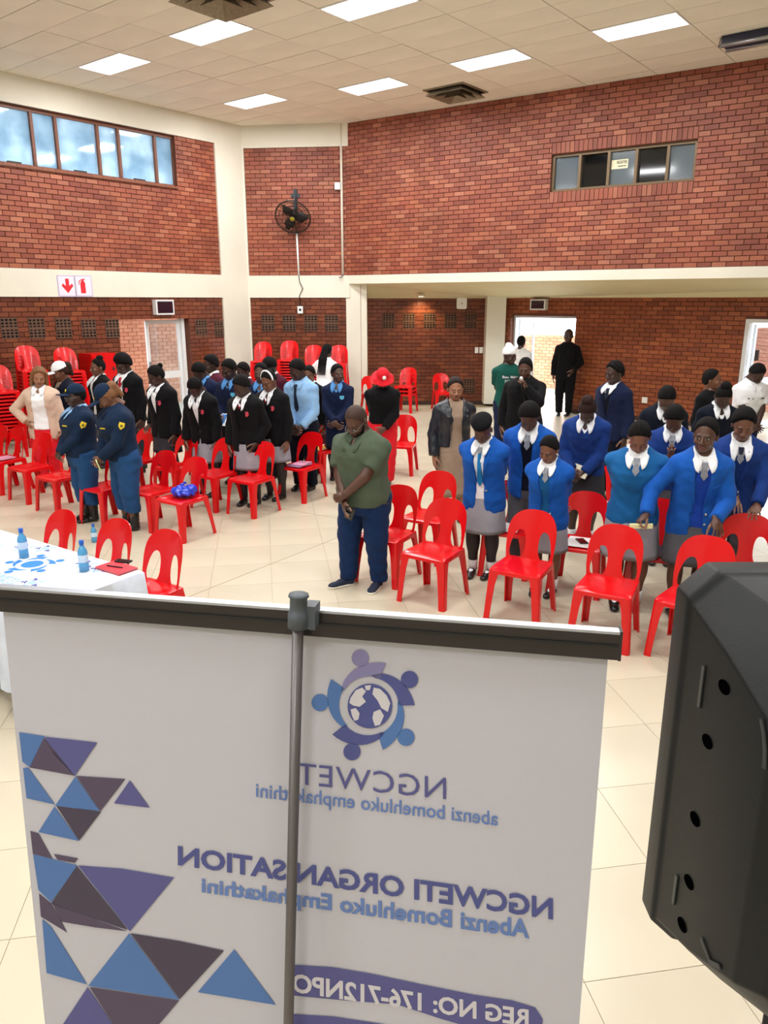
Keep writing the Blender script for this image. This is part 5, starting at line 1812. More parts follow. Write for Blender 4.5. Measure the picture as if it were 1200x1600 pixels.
# ------------------------------------------------------------------ loudspeaker on its stand (right foreground)
sp = empty('loudspeaker', (.62, .93, 1.44), 0, 'large black loudspeaker cabinet in the right foreground, seen from behind', 'loudspeaker')
M_SPK = mat('speaker_black', srgb(10, 14, 16), .48, bump=(500, .12), noise=(2, .08), spec=.32)
def rr(x0, x1, z0, z1, r, n=5):
    pts = []
    for (cx, cz, a0) in ((x1 - r, z1 - r, 0), (x0 + r, z1 - r, 90), (x0 + r, z0 + r, 180), (x1 - r, z0 + r, 270)):
        for k in range(n + 1):
            a = math.radians(a0 + 90 * k / n); pts.append((cx + r * math.cos(a), cz + r * math.sin(a)))
    return pts
secs = [(.125, -.178, .200, .006, .634, .035), (.118, -.187, .205, .0, .642, .040), (.075, -.187, .205, .0, .642, .040), (.068, -.181, .200, .005, .637, .045), (-.02, -.168, .194, .018, .622, .060), (-.12, -.150, .182, .040, .596, .085), (-.158, -.128, .165, .062, .570, .080), (-.165, -.10, .14, .095, .54, .070)]
vs, fs = [], []
NC = 2
for k_, (y, a, b, c, d, r) in enumerate(secs): vs += [(x, y, z) for x, z in rr(a, b, c, d, r, NC - 1)]
n = 4 * NC
for i in range(len(secs) - 1):
    for k in range(n): fs.append((i * n + k, i * n + (k + 1) % n, (i + 1) * n + (k + 1) % n, (i + 1) * n + k))
fs.append(tuple(range(n - 1, -1, -1))); fs.append(tuple((len(secs) - 1) * n + k for k in range(n)))
me = mesh_from('cabinet', vs, fs)
bm = bmesh.new(); bm.from_mesh(me); bmesh.ops.recalc_face_normals(bm, faces=bm.faces[:]); bm.to_mesh(me); bm.free()
cab_ = link('cabinet', me, M_SPK, sp)
md = cab_.modifiers.new('rounded_edges', 'BEVEL'); md.width = .012; md.segments = 4; md.limit_method = 'ANGLE'; md.angle_limit = math.radians(14); md.harden_normals = False
shade(me)
MB().box((-.165, .126, .03), (.19, .132, .61)).build('front_grille', M_BLACK, sp)
# raised plate on the sloping top
tv = [(-.10, .03, .6385), (.19, .03, .6385), (.18, -.11, .600), (-.06, -.11, .600)]
pl = MB(); pl.add([Vector(v) for v in tv] + [Vector(v) + Vector((0, 0, .008)) for v in [(-.085, .022, .6385), (.175, .022, .6385), (.165, -.102, .602), (-.05, -.102, .602)]], [(4, 5, 6, 7), (0, 1, 5, 4), (1, 2, 6, 5), (2, 3, 7, 6), (3, 0, 4, 7)][:])
pl.build('top_plate', M_SPK, sp)
def side_pt(y, z, off=0.0):
    ys = [s_[0] for s_ in secs[::-1]]; xs = [s_[1] for s_ in secs[::-1]]
    return Vector((float(np.interp(y, ys, xs)) - off, y, z))
def side_mark(name, poly, m, off):
    v, f = plate(poly, [], .02, lambda y, z: side_pt(y, z, off), .002, Vector((-1, 0, 0)))
    me = mesh_from(name, v, f); bm = bmesh.new(); bm.from_mesh(me); bmesh.ops.recalc_face_normals(bm, faces=bm.faces[:]); bm.to_mesh(me); bm.free()
    return link(name, me, m, sp)
M_HOLEB = mat('bolt_hole', srgb(3, 3, 4), 1.0, spec=0.0); M_RIB = mat('speaker_rib', srgb(46, 50, 50), .4)
for (y, z) in ((-.025, .515), (-.005, .42), (.0, .29), (-.005, .185), (-.002, .105)): side_mark('bolt_hole', [(y + .012 * math.cos(a), z + .010 * math.sin(a)) for a in np.linspace(0, 2 * math.pi, 15)[:-1]], M_HOLEB, .0012)
for (y, z, h) in ((.022, .49, .032), (.024, .145, .026)): side_mark('moulded_rib', [(y - .003, z - h), (y + .003, z - h), (y + .003, z + h), (y - .003, z + h)], M_RIB, .003)
side_mark('moulded_rib', [(-.104, .515), (-.112, .50), (-.119, .48), (-.122, .455), (-.117, .455), (-.114, .478), (-.108, .497), (-.1, .512)], M_RIB, .003)
side_mark('moulded_rib', [(-.05, .125), (-.075, .108), (-.098, .122), (-.093, .127), (-.074, .115), (-.05, .131)], M_RIB, .003)
st = empty('speaker_stand', (.63, .95, 0), 0, 'black pole stand carrying the loudspeaker', 'stand')
MB().tube([(0, 0, .25), (0, 0, 1.438)], .018, 12).build('pole', M_BLACK, st, True)
for k in range(3):
    a = math.radians(20 + 120 * k)
    MB().tube([(0, 0, .75), (.38 * math.cos(a), .38 * math.sin(a), .012)], .011, 8).build('leg', M_BLACK, st, True)
# ------------------------------------------------------------------ doors, what lies outside, wall fittings
def opening_frame(mb, M, h, t=.05, y0=-.2, y1=-.02):
    s0, s1, z0, z1 = h
    mb.box((s0, y0, 0), (s0 + t, y1, z1), M); mb.box((s1 - t, y0, 0), (s1, y1, z1), M); mb.box((s0 + t, y0, z1 - t), (s1 - t, y1, z1), M)
M_PANE = mat('clear_pane', srgb(220, 235, 240), .03, trans=.95, spec=.5)
def leaf(root, w, h, M, handle=True, panel_z=(.85, 1.0)):
    """aluminium glazed door leaf, hinge at local x = 0"""
    f = MB(); t = .07
    f.box((0, -.02, .01), (t, .02, h), M); f.box((w - t, -.02, .01), (w, .02, h), M); f.box((t, -.02, h - t), (w - t, .02, h), M); f.box((t, -.02, .01), (w - t, .02, .14), M)
    f.box((t, -.02, panel_z[0]), (w - t, .02, panel_z[1]), M)
    f.build('door_leaf', M_ALU, root)
    MB().box((t, -.004, panel_z[1]), (w - t, .004, h - t), M).build('pane', M_PANE, root)
    MB().box((t, -.004, .14), (w - t, .004, panel_z[0]), M).build('pane', M_PANE, root)
    if handle: MB().box((w - t * .8, .021, 1.05), (w - t * .3, .06, 1.22), M).build('door_handle', M_STEEL, root)
d1 = empty('door_1', (0, 0, 0), 0, 'white aluminium glazed door standing open in the left wall', None, None, 'structure')
mb = MB(); opening_frame(mb, ML, door_l, .04, -.2, -.1)
s_h = wall_sz(291, 560, L0, dL, nL)[0]; s_e = wall_sz(240, 560, L0, dL, nL)[0]
leaf(d1, s_e - s_h, 2.06, ML @ Matrix.Translation((s_h, -.16, 0)) @ RZ(math.radians(-4)))
MB().box((s_h - .07, -.22, 0), (s_h, -.08, 2.1), ML).build('door_frame', M_ALU, d1)
d2 = empty('door_2', (0, 0, 0), 0, 'wide open doorway in the right lower wall', None, None, 'structure')
mb = MB(); opening_frame(mb, MBm, door_m, .05, -.24, -.1); mb.build('door_frame', M_ALU, d2)
leaf(d2, .8, 2.04, MBm @ Matrix.Translation((door_m[0] + .05, -.26, 0)) @ RZ(math.radians(-96)), False)
d3 = empty('door_3', (0, 0, 0), 0, 'white door frame at the right edge', None, None, 'structure')
mb = MB(); opening_frame(mb, MBm, door_r, .07, -.2, .0); mb.build('door_frame', M_ALU, d3)
leaf(d3, .9, 2.02, MBm @ Matrix.Translation((door_r[0] + .1, -.24, 0)) @ RZ(math.radians(-72)), True)
MB().box((door_r[0] + .2, -.18, 1.35), (door_r[0] + .26, -.12, 1.55), MBm).build('closer', M_DARK, d3)
# outside brick walls and ground
def out_wall(M, s0, s1, y, z1, name, label):
    b = MB(); b.box((s0, y - .2, 0), (s1, y, z1), M)
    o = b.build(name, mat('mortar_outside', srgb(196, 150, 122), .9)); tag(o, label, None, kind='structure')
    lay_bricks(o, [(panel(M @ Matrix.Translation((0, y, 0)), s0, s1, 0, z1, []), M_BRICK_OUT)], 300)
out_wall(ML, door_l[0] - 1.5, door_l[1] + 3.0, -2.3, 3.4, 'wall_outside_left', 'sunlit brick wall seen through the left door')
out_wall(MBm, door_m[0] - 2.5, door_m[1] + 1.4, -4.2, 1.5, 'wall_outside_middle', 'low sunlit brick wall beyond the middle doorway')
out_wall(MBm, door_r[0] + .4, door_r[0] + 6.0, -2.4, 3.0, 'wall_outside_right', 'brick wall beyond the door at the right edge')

# signs on the left ring beam
def wall_thing(name, M, s, z, label, cat, y=.05, group=None):
    t = empty(name, (0, 0, 0), 0, label, cat, group); t.matrix_local = M @ Matrix.Translation((s, y, z)); return t
def flat_poly(t, name, poly, m, y0, y1):
    v, f = plate(poly, [], 0, lambda x, z: Vector((x, y1, z)), y1 - y0, Vector((0, 1, 0)))
    me = mesh_from(name, v, f); bm = bmesh.new(); bm.from_mesh(me); bmesh.ops.recalc_face_normals(bm, faces=bm.faces[:]); bm.to_mesh(me); bm.free()
    return link(name, me, m, t)
M_SIGNW = mat('sign_white', srgb(228, 222, 236), .5); M_SIGNE = mat('sign_edge', srgb(196, 184, 214), .5)
for px, kind, lb in ((103, 'arrow', 'square white sign with a red downward arrow on the left beam'), (127, 'ext', 'square white sign with a red fire extinguisher on the left beam')):
    s, z = wall_sz(px, 447, L0, dL, nL)
    t = wall_thing('safety_sign', ML, s, z, lb, 'sign', .051, 'safety signs on the left beam')
    h = .19
    MB().box((-h, 0, -h), (h, .006, h)).build('board', M_SIGNE, t); MB().box((-h + .02, .0061, -h + .02), (h - .02, .0075, h - .02)).build('face', M_SIGNW, t)
    # the wall's own x axis runs towards the viewer, so the shapes are drawn mirrored
    if kind == 'arrow': flat_poly(t, 'arrow', [(-.035, .13), (.035, .13), (.035, 0), (.085, .045), (.115, .005), (0, -.125), (-.115, .005), (-.085, .045), (-.035, 0)], M_REDSIGN, .0076, .009)
    else:
        flat_poly(t, 'pictogram', [(-.05, -.13), (.05, -.13), (.05, .05), (.03, .085), (.02, .1), (.02, .12), (-.05, .135), (-.055, .12), (-.02, .105), (-.03, .085), (-.05, .05)], M_REDSIGN, .0076, .009)
        flat_poly(t, 'pictogram', [(.02, .125), (.075, .09), (.085, .02), (.072, .02), (.06, .08), (.02, .108)], M_REDSIGN, .0076, .009)
# lamp boxes
def lamp_box(M, s, z, label, w=.22, h=.15):
    t = wall_thing('wall_lamp_box', M, s, z, label, 'lamp box', .016, 'boxed wall lamps under the beam')
    MB().box((-w, 0, -h), (w, .12, h)).build('housing', M_ALU, t); MB().box((-w + .035, .1201, -h + .035), (w - .035, .126, h - .035)).build('glass', mat('lamp_glass_dark', srgb(46, 22, 36), .15), t)
s, z = wall_sz(252, 480, L0, dL, nL); lamp_box(ML, s, z, 'white framed dark lamp box above the left door')
s, z = wall_sz(845, 476, Q1, dB, nB); lamp_box(MBm, s, z, 'white framed dark lamp box above the middle doorway', .2, .12)
s, z = wall_sz(721, 474, Q0, dA, nA)
t = wall_thing('router_box', MA, s, z, 'white plastic wireless box high on the brick wall', 'box', .016)
bxm = MB(); bxm.add([Vector((x, y, zz)) for y in (0, .05) for x, zz in rr(-.12, .12, -.13, .13, .04)], [tuple(range(24))[::-1], tuple(range(24, 48))] + [(k, (k + 1) % 24, 24 + (k + 1) % 24, 24 + k) for k in range(24)]); bxm.build('shell', M_WHITE, t)
MB().lathe([(.001, .0505), (.018, .0505), (.018, .053), (.001, .054)], 12, RX(-math.pi / 2)).build('badge', M_STEEL, t)
for px, lb in ((744.5, 'white light switch plate on the brick wall, left of the pair'), (751.5, 'white light switch plate beside the cream column')):
    s, z = wall_sz(px, 547, Q0, dA, nA); t = wall_thing('light_switch', MA, s, z, lb, 'switch', .016, 'light switches by the column')
    MB().box((-.042, 0, -.07), (.042, .01, .07)).build('plate', M_WHITE, t); MB().box((-.012, .0101, -.02), (.012, .016, .02)).build('rocker', M_WHITE, t)
s, z = wall_sz(1008, 625, Q1, dB, nB); t = wall_thing('wall_socket', MBm, s, z, 'white wall socket low on the right brick wall', 'socket', .016)
MB().box((-.06, 0, -.06), (.06, .012, .06)).build('plate', M_WHITE, t); MB().box((-.03, .0121, -.02), (.03, .018, .03)).build('cover', M_WHITE, t)
# recessed downlight in the soffit with its warm pool of light
p = on_plane(657, 466, zpt(Q0, 2.45), nA)
t = empty('downlight', (p.x, p.y - .32, ZB0 + .035), 0, 'small bright downlight under the soffit', 'downlight')
MB().lathe([(.03, -.012), (.075, -.012), (.08, -.002), (.08, .03), (.03, .03)], 18).build('ring', M_WHITE, t, True); MB().lathe([(.001, -.013), (.055, -.0135), (.055, -.01), (.001, -.01)], 16).build('bulb', mat('lit_bulb', (1, .9, .7), .4, emit=((1, .82, .5), 14.0)), t)
ld = bpy.data.lights.new('spot_glow', 'SPOT'); ld.energy = 55; ld.color = (1, .72, .38); ld.spot_size = math.radians(120); ld.spot_blend = .9; ld.shadow_soft_size = .04
lo = bpy.data.objects.new('spot_glow', ld); COL.objects.link(lo); lo.parent = t; lo.location = (0, 0, -.03); lo.rotation_euler = (math.radians(18), 0, 0)

# ---- wall fan, its conduit and cable
s, z = wall_sz(463, 342, L0, dD, nD)
t = wall_thing('wall_fan', MD, s, z, 'dark wall fan in a round wire guard high in the corner', 'fan', .016)
M_FAN = mat('fan_dark', srgb(38, 34, 32), .5, metal=.3)
MF = Matrix.Translation((0, .34, 0)) @ RX(math.radians(-28 + 90 - 90))          # axis along +y tipped down
MFa = Matrix.Translation((0, .34, 0)) @ RX(math.radians(-38)) @ RX(-math.pi / 2)
g_ = MB()
for r in (.06, .14, .22, .30, .375):
    for dz in (.075, -.075):
        hz = dz * (1 - (r / .42) ** 2 * .6)
        g_.tube([MFa @ Vector((r * math.cos(a), r * math.sin(a), hz)) for a in np.linspace(0, 2 * math.pi, 33)], .004, 5, False)
for k in range(28):
    a = 2 * math.pi * k / 28
    for sg_ in (1, -1):
        g_.tube([MFa @ Vector((r * math.cos(a), r * math.sin(a), sg_ * .075 * (1 - (r / .42) ** 2 * .6))) for r in (.04, .16, .28, .375)] , .0028, 4, False)
g_.tube([MFa @ Vector((.385 * math.cos(a), .385 * math.sin(a), 0)) for a in np.linspace(0, 2 * math.pi, 41)], .014, 6, False)
g_.build('guard', M_FAN, t)
for k in range(3):
    a0 = 2 * math.pi * k / 3; vs = []
    for i in range(7):
        r = .05 + .29 * i / 6; w = .05 + .07 * math.sin(math.pi * min(1, i / 5)) 
        for sgn in (-1, 1): vs.append(MFa @ Vector((r * math.cos(a0) - sgn * w * math.sin(a0), r * math.sin(a0) + sgn * w * math.cos(a0), sgn * .025)))
    o = MB().add(vs, [(2 * i, 2 * i + 1, 2 * i + 3, 2 * i + 2) for i in range(6)]).build('blade', M_FAN, t, True); o.modifiers.new('thickness', 'SOLIDIFY').thickness = .004
MB().lathe([(.03, -.2), (.075, -.19), (.085, -.12), (.08, -.04), (.03, -.03)], 18, MFa).build('motor', M_FAN, t, True)
MB().lathe([(.002, .085), (.05, .083), (.055, .07), (.05, .06)], 16, MFa).build('hub_cap', mat('fan_cap_yellow', srgb(150, 140, 30), .5), t, True)
br = MB(); br.box((-.035, 0, .0), (.035, .02, .62)); br.box((-.1, 0, .44), (.1, .012, .52)); br.bar((0, .01, .18), (0, .28, .06), .05, .05); br.bar((0, .01, .55), (0, .22, .14), .03, .03)
br.build('bracket', mat('fan_bracket', srgb(52, 58, 64), .5, metal=.4), t)
zz = z - 3.0
t2 = wall_thing('cable_conduit', MD, s + .03, 3.0, 'white vertical cable conduit below the wall fan', 'conduit', .016)
MB().tube([(.0, .03, .0), (-.02, .03, zz - .3)], .022, 10).build('pipe', M_WHITE, t2, True)
MB().tube([(-.02, .03, zz - .3), (-.03, .05, zz - .15)], .01, 8).build('cable_end', M_BLACK, t2, True)
so, zo = wall_sz(470, 484, L0, dD, nD)
t = wall_thing('wall_socket', MD, so, zo, 'white socket box hanging under the corner beam', 'socket', .016)
MB().box((-.06, 0, -.08), (.06, .06, .08)).build('box', M_WHITE, t); MB().lathe([(.001, .062), (.028, .062), (.03, .06)], 12, RX(-math.pi / 2)).build('plug', M_BLACK, t)
c_ = MB().tube([MD @ Vector(q) for q in ((s + .03, .06, 3.0), (s + .05, .075, 2.86), (s + .12, .075, 2.72), (so - .01, .075, 2.55), (so, .065, zo + .08))], .009, 6)
tag(c_.build('power_cable', M_BLACK, None, True), 'thin black cable from the conduit to the socket box', 'cable')
# conduit in the corner with a junction box
t = empty('corner_conduit', (0, 0, 0), 0, 'pale vertical conduit with a small box in the far corner', 'conduit')
Pc = MD @ Vector((DLEN - .1, .035, 0))
MB().tube([(Pc.x, Pc.y, 3.02), (Pc.x, Pc.y, ZC)], .025, 10).build('pipe', M_CREAM, t, True)
zj = at_dist(533, 291, Pc.y).z
MB().box((Pc.x - .15, Pc.y - .05, zj - .07), (Pc.x - .03, Pc.y - .0, zj + .07)).build('junction_box', M_WHITE, t)
MB().tube([(Pc.x, Pc.y, 3.02), (Pc.x - .02, Pc.y - .06, 2.97), (Pc.x - .08, Pc.y - .07, 2.96)], .018, 8).build('elbow', M_STEEL, t, True)
# opened fixture at the ceiling edge, far right
p = on_z(1195, 62, ZC - .12)
t = empty('ceiling_fixture', p, 0, 'dark open fixture under the ceiling at the right edge', 'fixture'); t.matrix_local = Matrix.Translation(p) @ RC
MB().box((-.55, -.13, .0), (.65, .13, .115)).build('tray', mat('fixture_navy', srgb(34, 38, 62), .4), t)
MB().tube([(-.55, -.13, -.01), (.65, -.13, -.01)], .03, 8).build('rail', M_STEEL, t, True); MB().tube([(-.55, .13, -.01), (.65, .13, -.01)], .03, 8).build('rail', M_STEEL, t, True)
MB().tube([(-.57, -.1, .1), (-.62, 0, .02), (-.57, .1, .1)], .012, 6).build('hose', M_STEEL, t, True)
# notice behind the middle pane of the right window
a = wall_sz(952, 263, R0, dR, nR); b = wall_sz(979, 247, R0, dR, nR)
t = wall_thing('paper_sign', MR, (a[0] + b[0]) / 2, (a[1] + b[1]) / 2, 'small cream REGISTER sign in the middle window pane', 'sign', -.108)
w_, h_ = abs(b[0] - a[0]) / 2, .075
MB().box((-w_, -.003, -h_), (w_, 0, h_)).build('card', mat('card_cream', srgb(240, 232, 196), .6), t)
uv, f = text_mesh('REGISTER', .03)
sgn = 1 if (MR @ Vector((1, 0, 0)) - MR @ Vector((0, 0, 0))).x > 0 else -1
link('lettering', mesh_from('lettering', [(sgn * (-w_ * .35 + u * w_ * 1.25), .001, .005 + v * .05) for u, v in uv], f), M_DARK, t)
MB().box((-w_ * .2, .0005, -.04), (w_ * .8, .001, -.025)).build('small_print', M_DARK, t)
# ------------------------------------------------------------------ the people
GL = 'people standing among the chairs on the left'; GR = 'pupils and others standing on the right'; GB = 'people standing at the back'
N, Mm, Fa = .0115, .015, .019
SKL = dict(length=.235, flare=1.14)
TO = Vector
FWD = Vector((-.54, -.84, 0))       # the way the rows face
rest = lambda px, py, z=.835, d=(-.45, -.75, -.45): ('w', on_z(px, py, z), d, (0, 0, -1), 'drape')

# --- right front row
f = Fig('schoolgirl in a black beret and open royal blue blazer with a loose blue tie', (742, 650), feet_px=(752, 897), yaw=-24, lean=8, head=(38, 0, 0), girth=1.12, bust=.012, skin='dark', L='behind', R='behind', res=N, group=GR)
print('H28', f.H)
white_shirt(f, 'tie_blue', 'tie_grey', short=False, over=.044); blazer(f, hem=-.10); f.skirt(C['grey_skirt'], **SKL); f.stockings(C['stocking']); f.hair('beret', C['black'], 'beret'); f.shoes(sock=C['white'], strap=True); buttons(f, (.05,), .032, .04)
f = Fig('boy in a blue blazer looking down with a hand on a chair back', (828, 629), 1.62, yaw=-20, lean=12, head=(42, 0, 0), skin='dark', L='behind', R=rest(815, 752), res=Mm, group=GR)
white_shirt(f, 'tie_grey', over=.044); vest(f, 'navy_dark'); blazer(f, 'blazer_blue'); f.trousers(C['grey_dark']); f.hair('short_afro'); f.shoes()
f = Fig('girl in a blue blazer over a blue sweater, glancing left and down', (850, 681), feet_px=(849, 925), yaw=-26, lean=7, head=(24, -10, 0), girth=1.05, bust=.01, skin='mid', eyes='open', L='behind', R='behind', res=N, group=GR)
print('H30', f.H)
white_shirt(f, 'tie_grey', over=.044); vest(f, 'sweater_blue'); blazer(f, hem=-.09); f.skirt(C['grey_skirt'], **SKL); f.hair('crop'); f.shoes(sock=C['white'], strap=True); buttons(f, (.03, -.02), .032, .035)
f = Fig('girl with a hair bun and bowed head in a blue sweater, holding a book', (918, 622), 1.60, yaw=-22, lean=14, head=(55, 8, 0), girth=1.12, skin='deep', L='clasp', R=('v', (-.06, -.14, .03), (.5, -.4, -.5), (.6, .5, 0), 'grip'), res=Mm, group=GR)
white_shirt(f, tip=.036); vsweater(f, 'navy_bright', v=.06, hem=-.05); f.skirt(C['charcoal'], **SKL); f.hair('puff', M_HAIRT); f.shoes(sock=C['white'])
hp = f.hand_point('R', (.0, -.035, .07)); bk_ = empty('book', hp, f.yaw - .3, 'pale book held by the girl with the hair bun', 'book'); bk_.rotation_euler = (math.radians(-35), .2, f.yaw - .3)
MB().box((-.09, -.012, -.03), (.09, -.009, .09)).build('cover', mat('cover_pale', srgb(214, 208, 180), .6), bk_); MB().box((-.088, -.0088, -.028), (.088, .004, .088)).build('pages', M_WHITE, bk_); MB().box((-.09, .0042, -.03), (.09, .007, .09)).build('cover', M_BOOKD, bk_)
f = Fig('girl in a teal blue v-neck sweater and pale skirt, head bowed', (972, 658), feet_px=(975, 945), yaw=-20, lean=6, head=(36, 2, 0), girth=1.22, bust=.018, skin='mid', L='behind', R='behind', res=N, group=GR)
print('H32', f.H)
white_shirt(f, 'tie_grey', tip=.036); vsweater(f, 'sweater_blue', v=.07, hem=-.045); f.skirt(C['grey_skirt'], **SKL); f.hair('cornrow'); f.shoes(sock=C['white'], strap=True)
f = Fig('girl in a blue blazer looking up to the left with one arm stretched sideways', (1107, 653), 1.62, yaw=-12, lean=12, head=(2, -22, 0), girth=1.05, skin='dark', eyes='open', R=('w', on_z(998, 815, .85), (-.75, -.35, -.55), (-.1, -.3, -1), 'grip'), L=rest(1122, 828, .845, (.05, -.6, -.75)), res=N, group=GR)
print('H36', f.loc)
white_shirt(f, 'tie_grey', over=.044); vest(f, 'sweater_royal'); blazer(f, hem=-.09); f.skirt(C['grey_dark'], **SKL); f.hair('crop'); f.shoes(sock=C['white'], strap=True); f.crest(C['blazer_blue'], .06, .19, .028, .012, .031, 'pocket'); buttons(f, (.05, .0), .032, .035)
hp = f.hand_point('R', (.0, -.035, .09)); t = empty('paper', hp, 0, 'folded pale yellow paper gripped by the reaching girl', 'paper'); MB().box((-.085, -.02, -.018), (.085, .0, .018)).build('sheet', mat('paper_yellow', srgb(232, 230, 176), .7), t); MB().box((-.08, -.024, -.015), (.06, -.0205, .016)).build('sheet', MATS['paper_yellow'], t)
f = Fig('boy in a deep blue blazer resting both hands on a chair at the right edge', (1165, 638), 1.62, yaw=-18, lean=11, head=(20, 0, 0), skin='mid', R=rest(1152, 805), L=rest(1180, 800), res=N, group=GR)
white_shirt(f, 'tie_grey', 'tie_dark', tip=.05, over=.044); vest(f, 'navy_bright'); blazer(f, 'navy_bright', SHUT_BLAZER); f.trousers(C['grey_dark']); f.hair('short_afro'); f.shoes(); buttons(f, (.07, .02), .032)
f = Fig('boy in a blue sweater raising a hand to his chest', (1056, 634), 1.56, yaw=-20, lean=8, head=(44, 0, 0), skin='dark', R='pray', L='pray', res=Mm, group=GR)
white_shirt(f, 'tie_grey'); vsweater(f, 'navy_bright'); f.trousers(C['grey_dark']); f.hair('short_afro'); f.shoes()
f = Fig('boy with glasses in a black blazer, head bowed', (1044, 603), 1.64, yaw=-14, lean=10, head=(48, 0, 0), skin='dark', res=Fa, group=GR)
white_shirt(f, over=.044); vest(f, 'navy_dark'); blazer(f, 'navy_dark', SHUT_BLAZER); f.trousers(C['charcoal']); f.hair('crop'); f.shoes()
gm = MB()
for sx in (-1, 1): gm.tube([(sx * .031 + .022 * math.cos(a), -.108, .080 + .016 * math.sin(a)) for a in np.linspace(0, 2 * math.pi, 15)], .0022, 5, False)
gm.bar((-.01, -.110, .083), (.01, -.110, .083), .003, .003); gm.bar((-.053, -.105, .083), (-.078, .0, .086), .003, .004); gm.bar((.053, -.105, .083), (.078, .0, .086), .003, .004)
f.head_part('glasses', gm, M_STEEL)
f = Fig('tall boy in a dark navy blazer facing left', (962, 565), 1.72, yaw=-50, lean=3, head=(10, -12, 0), skin='deep', res=Fa, group=GR)
white_shirt(f, 'tie_dark', over=.044); vest(f, 'navy_dark'); blazer(f, 'navy', SHUT_BLAZER); f.trousers(C['navy_dark']); f.hair('short_afro'); f.shoes()
f = Fig('girl with a top knot in a black v-neck sweater, head bowed', (1133, 602), 1.60, yaw=-8, lean=10, head=(44, 0, 0), skin='deep', res=Fa, group=GR)
white_shirt(f, tip=.04); vsweater(f, 'navy_dark', v=.07); f.skirt(C['charcoal'], **SKL); f.hair('puff'); f.shoes()
f = Fig('woman in a black top and pink skirt looking right', (1113, 577), 1.62, yaw=30, lean=2, head=(0, 30, 0), skin='mid', eyes='open', girth=1.05, res=Fa, group=GR)
f.top('top', C['black'], .014, 'long', hem=-.03); f.skirt(C['pink'], length=.28, flare=1.0); f.hair('crop'); f.shoes()
f = Fig('man in a white polo shirt at the right edge, head bowed', (1186, 568), 1.68, yaw=14, lean=8, head=(42, 0, 0), skin='deep', girth=1.2, L='clasp', R='clasp', res=Mm, group=GR)
f.top('polo_shirt', C['white'], .018, 'short', hem=-.05); f.collar(C['white'], .02); f.trousers(C['navy']); f.hair('crop'); f.shoes()
for x0 in (-.075, .035): f.patch('chest_print', [(x0, .215), (x0 + .04, .215), (x0 + .04, .205), (x0, .205)], M_DARK, .018, .004, .003)

# --- centre
f = Fig('broad man in an olive green polo shirt and navy jeans, hands crossed, holding a phone', (577, 633), feet_px=(571, 914), yaw=-32, lean=7, head=(34, 0, 0), girth=1.34, belly=.022, skin='dark', stance=((-.085, -.035, -28), (.075, .02, 12)),
        R=('v', (-.02, -.165, -.012), (.25, -.35, -.85), (.7, .6, .1), 'drape', (-1, .15, -.2)), L=('v', (-.012, -.172, .040), (-.85, -.15, -.25), (-.1, .9, -.3), 'grip', (1, -.35, -.15)), res=.012, group=None)
print('H22', f.H)
f.top('polo_shirt', C['olive'], .026, 'short', hem=-.04, vneck=.035, amp=.005); f.collar(C['olive'], .024, tip=.035, r0=.037, width=.018); f.trousers(C['jeans'], amp=.007, r=(.058, .042, .034)); f.hair('shaved', M_SCALP); f.shoes(m=M_SHOEN, sole=M_SOLEW)
f.patch('placket', [(-.008, .285), (.008, .285), (.008, .21), (-.008, .21)], C['olive'], .021, .004, .004)
bd = MB(); 
def beard_fn(p):
    d = np.minimum(ell(p, (0, -.052, .004), (.048, .048, .036)), 9)
    d = smin(d, cone(p, (-.06, -.02, .06), (-.045, -.045, .015), .016, .02), .02); d = smin(d, cone(p, (.06, -.02, .06), (.045, -.045, .015), .016, .02), .02)
    return np.maximum(np.maximum(d, p[:, 2] - .062), -(ell(p, (0, -.10, .028), (.03, .03, .014))))
bv, bq = nets(beard_fn, (-.1, -.13, -.05), (.1, .06, .08), .006)
o = link('beard', np_mesh('beard', bv, bq), M_HAIR, f.root); o.matrix_local = f.HM
gm = MB()
for sx in (-1, 1): gm.tube([(sx * .031 + .021 * math.cos(a), -.110, .080 + .014 * math.sin(a)) for a in np.linspace(0, 2 * math.pi, 15)], .0018, 5, False)
gm.bar((-.053, -.107, .083), (-.08, .0, .086), .003, .003); gm.bar((.053, -.107, .083), (.08, .0, .086), .003, .003)
f.head_part('glasses', gm, M_STEEL)
hp = f.hand_point('R', (.025, -.045, .11)); t = empty('phone', hp, f.yaw, 'black phone held by the man in the green polo shirt', 'phone'); t.rotation_euler = (.2, .4, f.yaw + .3)
MB().box((-.038, -.005, -.06), (.038, .004, .06)).build('case', M_BLACK, t); MB().box((-.034, -.0062, -.056), (.034, -.0051, .056)).build('screen', M_GLASS_D, t)
f = Fig('woman in a black leather jacket over a beige dress', (712, 589), 1.63, yaw=8, lean=1, head=(10, -4, 0), girth=1.1, bust=.012, skin='tan', eyes='closed', res=Mm, R='down', L='behind', group=GB)
f.top('dress', C['taupe'], .010, 'none', hem=-.03, amp=.002); f.skirt(C['taupe'], length=.34, flare=.92, name='dress_skirt', top=.06)
f.top('leather_jacket', C['leather'], .026, 'long', hem=.015, opening=[(-.2, .05), (.05, .042), (.2, .03), (.33, .05)], boxy=.9, amp=.005); f.lapels(C['leather'], .026, zb=.12, w_top=.04, w_bot=.035, width=.045); f.hair('crop', mat('hair_dark_brown', srgb(40, 28, 24), .7, spec=.2), 'hair'); f.shoes()
zp = MB().tube([f.proj(-.036 - .01 * k / 6, .02 + .16 * k / 6, .03, .006) for k in range(7)], .003, 5); zp.build('zip', M_STEEL, f.root)
